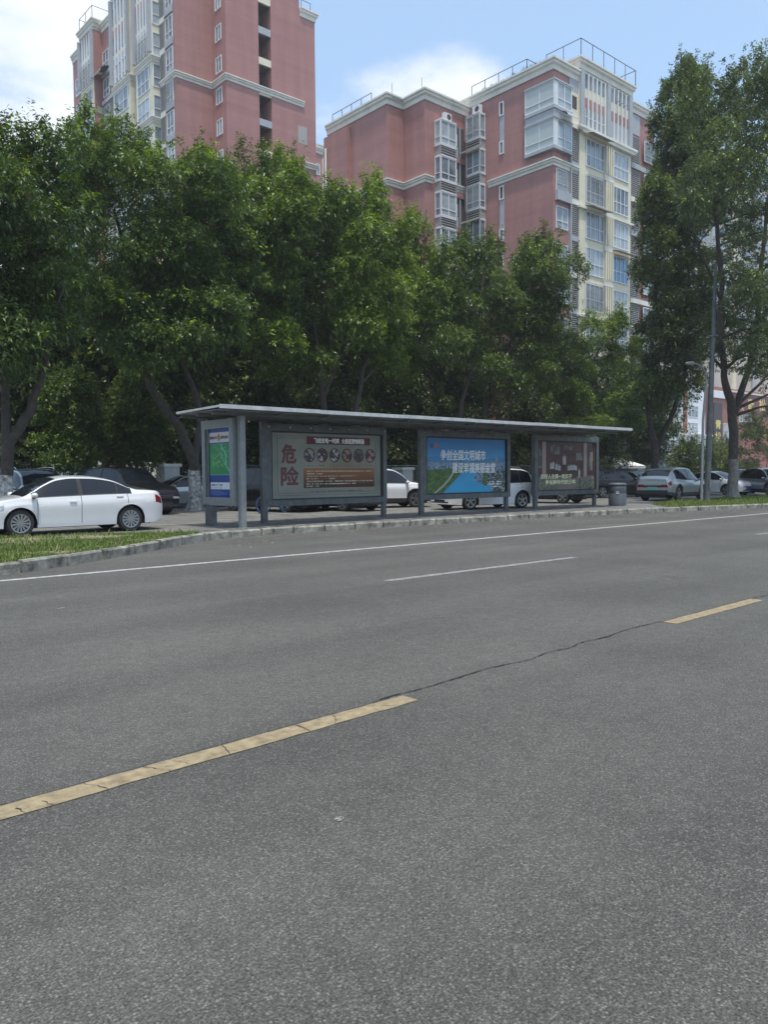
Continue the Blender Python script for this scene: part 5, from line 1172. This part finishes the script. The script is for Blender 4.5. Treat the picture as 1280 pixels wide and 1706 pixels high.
# ------------------------------------------------------------ trees
def in_poly(u, v, poly): return inside(np.array([u]), np.array([v]), poly)[0]
def leaves(rng, cen, rad, n_tw, L, W, per, flat=.75, young_lit=.10, base=((.036, .072, .013), (.100, .162, .029)), droop=.25, shoot=.12):
    """twigs on the outer shell of every lobe, each carrying a spray of pointed leaves"""
    k = len(cen); idx = rng.choice(k, n_tw, p=(rad**2)/(rad**2).sum()); d = rng.normal(size=(n_tw, 3)); d /= np.linalg.norm(d, axis=1)[:, None]; d[:, 2] = np.where(rng.random(n_tw) < .3, d[:, 2], np.abs(d[:, 2]))
    rr = rng.uniform(.25, 1.08, n_tw)**.55; c = cen[idx]+d*(rad[idx]*rr)[:, None]*np.array([1, 1, flat])
    td = d+rng.normal(size=(n_tw, 3))*.55+np.array([0, 0, .15]); td /= np.linalg.norm(td, axis=1)[:, None]
    nsh = int(n_tw*shoot); hi = cen[:, 2]+rad; ps = (np.clip((hi-np.percentile(hi, 30)), .02, None)); js = rng.choice(k, nsh, p=ps/ps.sum()); a_ = rng.uniform(0, 6.28, nsh); rr_ = rng.uniform(0, .8, nsh)
    ns = max(1, nsh//7); js = np.repeat(js[:ns], 7)[:nsh]; a_ = np.repeat(a_[:ns], 7)[:nsh]; rr_ = np.repeat(rr_[:ns], 7)[:nsh]; nsh = len(js)
    sd = np.column_stack([np.cos(a_)*rr_, np.sin(a_)*rr_, np.sqrt(1-rr_**2)]); sc0 = cen[js]+sd*(rad[js]*.85)[:, None]*np.array([1, 1, flat]); grow = np.repeat(rng.uniform(.25, .95, ns), 7)[:nsh]
    sdir = sd*.45+np.array([0, 0, .8])+np.repeat(rng.normal(size=(ns, 3))*.15, 7, 0)[:nsh]; c[:nsh] = sc0+sdir*(grow*rng.uniform(0, 1, nsh))[:, None]; td[:nsh] = sdir+rng.normal(size=(nsh, 3))*.5; td[:nsh] /= np.linalg.norm(td[:nsh], axis=1)[:, None]; idx[:nsh] = js; rr[:nsh] = 1.0
    tone = np.repeat(np.clip(.5+.40*rng.normal(size=k), 0, 1)[idx], per); top = np.repeat((rr > .86) & (d[:, 2] > -.1), per); yl = rng.random(k) < .5; yg = np.repeat((rng.random(n_tw) < young_lit*(.4+1.4*yl[idx])), per) & top
    C = np.repeat(c, per, 0); T = np.repeat(td, per, 0); N = n_tw*per; t = rng.uniform(0, 1, N)*L*2.2; B = C+T*t[:, None]
    r = rng.normal(size=(N, 3)); r -= T*(r*T).sum(1)[:, None]; r /= np.linalg.norm(r, axis=1)[:, None]
    ldv = T*.55+r*.85-np.array([0, 0, droop]); ldv /= np.linalg.norm(ldv, axis=1)[:, None]
    up = rng.normal(size=(N, 3))*.45+np.array([0, 0, 1.0]); s = np.cross(ldv, up); s /= np.linalg.norm(s, axis=1)[:, None]+1e-6
    l = L*rng.uniform(.6, 1.25, N)[:, None]; w = W*rng.uniform(.7, 1.2, N)[:, None]*.5
    mid = B+ldv*l*.45; tip = B+ldv*l-np.array([0, 0, 1.0])*l*.15
    V = np.stack([B, mid+s*w, tip, mid-s*w], 1).reshape(-1, 3); F = np.arange(N*4).reshape(-1, 4)
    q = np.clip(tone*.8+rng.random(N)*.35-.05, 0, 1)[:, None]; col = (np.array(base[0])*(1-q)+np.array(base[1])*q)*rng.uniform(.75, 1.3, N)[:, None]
    col[yg] = np.array([.23, .33, .045])*rng.uniform(.7, 1.15, yg.sum())[:, None]  # new growth; its brightness also paints sun highlights on upper outer leaves
    rust = rng.random(N) < .006; col[rust] = np.array([.16, .07, .03])
    return V, F, col
TREE_ID = [0]
def tree(name, label, cat, Y, trunks, poly, nl, n_tw, L=.17, W=.062, depth=2.6, rl=(.75, 1.35), seed=1, young_lit=.1, base=((.036, .072, .013), (.100, .162, .029)), wash=None, group=None, per=9, baseu=None, gz=.12, limbs=14, flat=.8, droop=.25, shoot=.12, clear=None):
    """trunks: list of [(u, v, radius m, dy)] read off the photo at ground distance Y; first point of the first one is the foot"""
    rng = np.random.default_rng(seed); rnd = random.Random(seed)
    def P3(u, v, dy=0): return VY(u, v, Y+dy)
    foot = P3(*trunks[0][0][:2]); foot[2] = gz; T = empty(name, tuple(foot), label, cat, group)
    b = MB(); ends = []
    for i, tr in enumerate(trunks):
        pts = [P3(q[0], q[1], q[3]) for q in tr]; rad = [q[2] for q in tr]
        if i == 0 or len(tr[0]) > 4: pts[0][2] = gz-.05
        # subdivide with a little wander
        Q, R = [], []
        for j in range(len(pts)-1):
            for s in np.linspace(0, 1, 5)[:-1]: Q.append(pts[j]*(1-s)+pts[j+1]*s+np.array([rnd.gauss(0, .03), rnd.gauss(0, .03), 0])*(1 if (j or s) else 0)); R.append(rad[j]*(1-s)+rad[j+1]*s)
        Q.append(pts[-1]); R.append(rad[-1])
        Q = [np.array(q) for q in np.array(smooth([tuple(q) for q in Q], 1))]; R = np.interp(np.linspace(0, 1, len(Q)), np.linspace(0, 1, len(R)), R)
        if i == 0: R = [r*(1+.55*math.exp(-(q[2]-gz)/.22)) for q, r in zip(Q, R)]
        b.tube(Q, list(R), 10, True); ends += [(Q[j], R[j]) for j in range(len(Q)//3, len(Q), 2)]
        if i == 0: main = (Q, R)
    cen = []; rad = []; U = [p[0] for p in poly]; Vv = [p[1] for p in poly]; tries = 0; px = None
    while len(cen) < nl and tries < 14000:
        tries += 1; u, v = rng.uniform(min(U), max(U)), rng.uniform(min(Vv), max(Vv)); r = rng.uniform(*rl); dy = rng.uniform(-1, 1)*depth
        p = P3(u, v, dy); D = np.dot(p-CAMP, _F); rp = r*.72*FPX/D
        if not all(in_poly(u+a*rp, v+c*rp, poly) for a, c in ((1.25, 0), (-1.25, 0), (0, .9), (0, -1.4), (.8, -1), (-.8, -1))): continue
        if clear and clear[0] < u+rp and u-rp < clear[1] and v+rp > clear[2] and dy-r*.5 < 0: continue
        if cen and min(np.linalg.norm(p-q) for q in cen) < r*.48: continue
        cen.append(p); rad.append(r)
    cen = np.array(cen); rad = np.array(rad)
    # limbs from the trunks to some lobes
    for j in rng.choice(len(cen), min(limbs, len(cen)), replace=False):
        c = cen[j]; cand = [(np.linalg.norm(e[0]-c)+(3 if e[0][2] > c[2]-.3 else 0), e) for e in ends]; e = min(cand, key=lambda t: t[0])[1]
        m = (e[0]+c)/2+np.array([rnd.gauss(0, .2), rnd.gauss(0, .2), .25]); r0 = min(.09, e[1]*.6); b.tube([e[0], (e[0]+m)/2, m, (m+c)/2+[0, 0, .1], c], [r0, r0*.85, r0*.65, r0*.45, .012], 6, True)
        for _ in range(3):
            e2 = c+np.array([rnd.gauss(0, 1), rnd.gauss(0, 1), rnd.gauss(.3, .6)])*rad[j]*.6; b.tube([m*.3+c*.7, (c+e2)/2, e2], [.022, .014, .006], 4, False)
    tk = b.build('trunk', M_['bark'], T, True)
    if wash:
        Q, R = main; b = MB(); z1, m = wash; q = [(p, r) for p, r in zip(Q, R) if p[2] < z1]; nx = [(p, r) for p, r in zip(Q, R) if p[2] >= z1][0]; f = (z1-q[-1][0][2])/(nx[0][2]-q[-1][0][2]); q.append((q[-1][0]*(1-f)+nx[0]*f, q[-1][1]*(1-f)+nx[1]*f))
        b.tube([p for p, _ in q], [r+.007 for _, r in q], 12, False); b.build('whitewash_band', M_[m], tk, True)
    V, F, C = leaves(rng, cen, rad, n_tw, L, W, per, young_lit=young_lit, base=base, flat=flat, droop=droop, shoot=shoot)
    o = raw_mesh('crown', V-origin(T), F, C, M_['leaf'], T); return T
gF = 'broadleaf trees in the row behind the bus stop'
tree('broadleaf_tree', 'leafy tree with a curved bare trunk at the far left edge, behind the white sedan', 'tree', 25.0,
     [[(8, 850, .20, 0), (14, 740, .17, 0), (48, 685, .13, 0), (72, 620, .10, 0), (84, 540, .07, 0), (110, 430, .05, 0)], [(12, 745, .14, 0), (6, 650, .11, .3), (-12, 540, .08, .4), (-20, 400, .05, .5)]],
     [(-160, 170), (-30, 190), (0, 205), (30, 222), (62, 236), (90, 210), (118, 222), (150, 300), (160, 420), (140, 560), (95, 640), (10, 655), (-160, 655)], 62, 11000, .17, .060, 2.4, (.4, 1.15), 11, .08, base=((.026, .056, .013), (.078, .130, .030)), wash=(1.55, 'whitewash'), group=gF)  # leaf colours lowered here to paint in deeper canopy shade
tree('broadleaf_tree', 'tallest tree left of centre with a whitewashed trunk foot beside the map case', 'tree', 29.2,
     [[(325, 848, .27, 0), (324, 770, .22, 0), (300, 715, .18, 0), (255, 655, .15, 0), (228, 585, .12, 0), (222, 480, .09, 0), (190, 350, .05, 0)], [(324, 775, .17, 0), (336, 690, .14, .5), (300, 590, .10, .6), (286, 500, .07, .5), (300, 380, .05, .5)], [(288, 610, .06, .6), (340, 560, .045, 0), (372, 520, .03, 0)]],
     [(88, 200), (112, 186), (130, 168), (147, 160), (163, 176), (166, 205), (190, 215), (203, 232), (226, 226), (246, 203), (270, 212), (290, 248), (305, 262), (322, 240), (336, 216), (350, 245), (358, 268), (385, 262), (404, 232), (420, 262), (430, 300), (440, 420), (425, 540), (380, 610), (300, 650), (200, 620), (120, 560), (90, 420), (80, 280)], 98, 17500, .18, .062, 2.8, (.4, 1.2), 12, .20, base=((.030, .064, .014), (.088, .145, .032)), wash=(1.75, 'whitewash'), group=gF)
tree('broadleaf_tree', 'bushy tree above the danger poster, between the whitewashed tree and the leaning one', 'tree', 31.0,
     [[(542, 846, .20, 0), (540, 680, .17, 0), (532, 600, .13, 0), (515, 500, .09, 0), (500, 380, .05, 0)], [(541, 660, .11, 0), (575, 570, .08, .4), (590, 450, .05, .4)]],
     [(385, 290), (400, 250), (428, 256), (452, 270), (470, 258), (492, 282), (520, 296), (545, 318), (562, 300), (578, 286), (596, 300), (606, 340), (612, 470), (590, 590), (520, 650), (430, 640), (385, 560), (375, 420)], 70, 13500, .18, .062, 2.6, (.4, 1.15), 13, .32, base=((.038, .078, .012), (.112, .178, .028)), group=gF)
tree('broadleaf_tree', 'bright leafy tree with slanting trunks above the gap left of the river poster', 'tree', 30.0,
     [[(588, 846, .16, 0), (592, 700, .14, 0), (604, 620, .11, 0), (640, 540, .08, 0), (650, 420, .05, 0)], [(600, 640, .09, 0), (680, 560, .07, .4), (705, 460, .04, .4)]],
     [(560, 320), (572, 296), (600, 300), (625, 306), (648, 322), (672, 340), (700, 358), (716, 388), (738, 440), (762, 490), (755, 540), (728, 590), (690, 640), (610, 640), (560, 560), (545, 440)], 60, 11500, .19, .058, 2.4, (.4, 1.1), 14, .42, base=((.045, .088, .012), (.135, .205, .030)), group=gF, droop=.4)
tree('broadleaf_tree', 'dark spreading tree above the river poster with two bare slanting trunks', 'tree', 30.5,
     [[(752, 846, .18, 0), (764, 690, .15, 0), (784, 620, .12, 0), (800, 520, .08, 0), (810, 430, .05, 0)], [(798, 846, .13, 0, 1), (806, 700, .12, .5), (818, 630, .09, .5), (870, 540, .07, .5), (915, 470, .04, .5)]],
     [(700, 420), (722, 395), (745, 402), (768, 384), (798, 390), (826, 384), (850, 404), (872, 412), (905, 392), (928, 404), (945, 420), (965, 398), (990, 408), (1008, 436), (988, 462), (950, 474), (960, 520), (984, 570), (960, 640), (880, 672), (780, 660), (715, 600), (690, 500)], 84, 15000, .18, .058, 2.6, (.4, 1.1), 15, .12, base=((.034, .066, .014), (.092, .142, .032)), group=gF, droop=.4)
tree('broadleaf_tree', 'smaller light green tree above the school children poster', 'tree', 32.0,
     [[(915, 844, .14, 0), (930, 720, .12, 0), (965, 650, .09, 0), (1000, 580, .05, 0)]],
     [(950, 545), (978, 528), (1000, 508), (1022, 506), (1048, 518), (1060, 540), (1092, 560), (1100, 640), (1082, 700), (1040, 735), (960, 745), (905, 720), (900, 620)], 46, 8200, .17, .058, 2.2, (.35, 1.0), 16, .35, base=((.045, .09, .014), (.13, .20, .032)), group=gF)
gB = 'dark trees in the second row'
backs = [(-60, 40, 440, 'second-row tree at the far left, mostly in shade'), (120, 60, 410, 'second-row tree behind the whitewashed tree, left of its trunk'), (330, 60, 370, 'second-row tree behind the map case'), (500, 60, 390, 'second-row tree behind the danger poster'), (690, 70, 450, 'second-row tree behind the gap between the danger and river posters'), (860, 70, 470, 'second-row tree behind the gap right of the river poster'), (1010, 60, 590, 'second-row tree behind the school children poster')]
for i, (u, w, v0, lab) in enumerate(backs):
    Y = 39+1.5*(i % 2); hw = 135
    tree('background_tree', lab, 'tree', Y, [[(u+20, 830, .17, 0), (u+24, 720, .14, 0), (u+10, 620, .10, 0), (u+5, 520, .05, 0)], [(u+23, 740, .09, 0), (u+60, 640, .06, .5)]],
         [(u-hw, v0+60), (u-60, v0), (u+40, v0-10), (u+hw, v0+50), (u+hw+10, 640), (u+hw-10, 745), (u-hw+10, 745), (u-hw-10, 640)], 64, 8200, .24, .10, 2.8, (.9, 1.6), 30+i, .04, base=((.022, .045, .011), (.055, .095, .022)), group=gB, per=8, limbs=6)  # leaf colours darkened to put in the shade inside the canopy
for i, (u, v0, lab) in enumerate([(-20, 480, 'hindmost tree at the far left behind the silver off-road car'), (150, 460, 'hindmost tree behind the black off-road car'), (300, 440, 'hindmost tree behind the whitewashed trunk'), (440, 450, 'hindmost tree behind the left part of the shelter roof'), (600, 470, 'hindmost tree behind the gap right of the danger poster'), (760, 500, 'hindmost tree behind the middle of the shelter roof'), (930, 540, 'hindmost tree behind the right part of the shelter roof')]):
    tree('background_tree', lab, 'tree', 50, [[(u, 815, .2, 0), (u+4, 720, .15, 0), (u+8, 600, .08, 0)]],
         [(u-110, v0+50), (u-40, v0), (u+50, v0), (u+110, v0+60), (u+115, 640), (u+105, 800), (u-105, 800), (u-115, 640)], 60, 4600, .34, .16, 2.0, (1.2, 1.9), 130+i, .0, base=((.022, .040, .011), (.05, .08, .02)), group='dark trees in the third row', per=8, limbs=3)  # same darkened leaf palette, canopy shade painted in
tree('camphor_tree', 'tall camphor tree with a straight whitewashed trunk forking low, right of the lamp pole', 'tree', 18.6,
     [[(1222, 838, .27, 0), (1222, 780, .235, 0), (1222, 720, .225, 0), (1221, 682, .22, 0), (1208, 630, .16, 0), (1199, 560, .14, 0), (1203, 470, .12, 0), (1190, 330, .08, 0), (1172, 200, .04, 0)], [(1222, 690, .19, 0), (1243, 630, .15, 0), (1262, 560, .13, 0), (1268, 450, .11, 0), (1282, 320, .07, 0), (1300, 200, .04, 0)], [(1201, 500, .07, 0), (1160, 400, .05, 0), (1130, 280, .03, 0)]],
     [(1118, 170), (1124, 122), (1152, 108), (1178, 128), (1198, 122), (1216, 118), (1240, 108), (1262, 100), (1290, 96), (1370, 92), (1380, 690), (1310, 705), (1262, 676), (1238, 652), (1190, 668), (1140, 590), (1118, 430), (1130, 330), (1120, 240)], 175, 23000, .14, .060, 2.9, (.35, 1.0), 51, .05, base=((.050, .076, .034), (.125, .168, .075)), wash=(2.15, 'whitewash_dull'), limbs=34, group='camphor trees at the right', flat=.85, clear=(1150, 1206, 425))
tree('camphor_tree', 'dense camphor tree with a dark slanting fork, between the bus shelter and the lamp pole', 'tree', 25.0,
     [[(1090, 826, .24, 0), (1091, 765, .22, 0), (1092, 748, .21, 0), (1080, 700, .15, 0), (1085, 600, .12, 0), (1095, 450, .09, 0), (1100, 300, .06, 0), (1105, 200, .03, 0)], [(1093, 752, .16, 0), (1118, 695, .14, 0), (1140, 630, .11, 0), (1150, 500, .09, 0), (1145, 350, .06, 0)]],
     [(1084, 200), (1085, 172), (1098, 146), (1112, 134), (1140, 108), (1160, 106), (1188, 130), (1200, 240), (1206, 420), (1200, 560), (1180, 645), (1150, 690), (1118, 660), (1096, 690), (1064, 672), (1058, 590), (1064, 520), (1052, 470), (1054, 420), (1066, 380), (1060, 338), (1078, 318), (1074, 280), (1088, 258), (1080, 232)], 115, 26000, .16, .068, 2.6, (.4, 1.1), 52, .10, base=((.044, .070, .026), (.112, .155, .056)), limbs=24, group='camphor trees at the right', flat=.85)
def shrub(label, Y, poly, nl, ntw, seed, stem, L=.13, W=.055, rl=(.5, .95), base=((.035, .055, .016), (.085, .115, .032)), young_lit=.12):
    cx_ = sum(p[0] for p in poly)/len(poly); cy_ = sum(p[1] for p in poly)/len(poly); poly = [(cx_+(a-cx_)*1.28, cy_+(b_-cy_)*1.22) for a, b_ in poly]
    u, v = stem; g = VY(u, v, Y)
    tree('shrub', label, 'shrub', Y, [[(u, v, .05, 0), (u+2, v-25, .04, 0), (u+4, v-50, .02, 0)]], poly, nl, ntw, L, W, 1.2, rl, seed, young_lit, base, group='shrubs', limbs=10)
shrub('olive green shrub in front of the white office building', 34, [(1122, 800), (1116, 770), (1124, 752), (1140, 742), (1160, 738), (1178, 742), (1190, 752), (1192, 800)], 34, 5600, 61, (1150, 812))
shrub('rounded light shrub between the lamp pole and the tall camphor trunk', 36, [(1186, 800), (1182, 760), (1190, 742), (1206, 734), (1225, 742), (1236, 800)], 30, 5000, 62, (1205, 812), base=((.05, .065, .018), (.11, .135, .035)))
shrub('large dense shrub at the right edge under the red signboard', 36, [(1228, 805), (1226, 760), (1232, 722), (1248, 700), (1270, 688), (1300, 684), (1360, 700), (1360, 810)], 60, 11000, 63, (1275, 814))
shrub('sunlit rounded shrub at the left, behind the silver off-road car', 34.5, [(72, 780), (66, 700), (84, 655), (110, 640), (140, 640), (160, 665), (168, 720), (160, 780)], 40, 7000, 64, (118, 815), base=((.045, .080, .016), (.10, .155, .030)), rl=(.5, .9))
shrub('loose sunlit shrub left of the whitewashed trunk, behind the black car', 35.0, [(185, 780), (180, 700), (200, 640), (235, 625), (262, 650), (270, 720), (262, 780)], 36, 6000, 65, (225, 815), base=((.04, .072, .015), (.09, .14, .028)), rl=(.5, .9))
for i, (u, lab) in enumerate([(20, 'dark hedge bush against the garden wall at the left edge'), (330, 'dark hedge bush behind the map case'), (450, 'dark hedge bush behind the left half of the danger poster'), (560, 'dark hedge bush behind the right half of the danger poster'), (690, 'dark hedge bush behind the left post of the river poster'), (850, 'dark hedge bush right of the river poster'), (980, 'dark hedge bush behind the right post of the school poster'), (1052, 'dark hedge bush behind the canopy tent')]):
    tree('hedge_bush', lab, 'bush', 36.8 if u < 1000 else 38.6, [[(u, 815, .06, 0), (u+3, 780, .05, 0), (u+6, 740, .03, 0)]], [(u-75, 810), (u-80, 720), (u-55, 660), (u+10, 640), (u+60, 665), (u+80, 730), (u+75, 810)], 40, 4600, .18, .075, 1.1, (.55, 1.0), 80+i, .03, base=((.022, .040, .012), (.05, .08, .02)), group='hedge bushes along the garden wall', limbs=8)

# ------------------------------------------------------------ the air
hz = MB().box(-120, 260, -60, 190, -1.2, 66).build('haze', bpy.data.materials.new('haze'))
hm = hz.data.materials[0]; hm.use_nodes = True; ht = hm.node_tree; ht.nodes.clear()
pv = ht.nodes.new('ShaderNodeVolumePrincipled'); pv.inputs['Color'].default_value = (.93, .96, 1, 1); pv.inputs['Density'].default_value = .0006; pv.inputs['Anisotropy'].default_value = .3
ho = ht.nodes.new('ShaderNodeOutputMaterial'); ht.links.new(pv.outputs[0], ho.inputs['Volume'])
tag(hz, 'thin pale summer haze over the whole street', 'haze', kind='stuff')
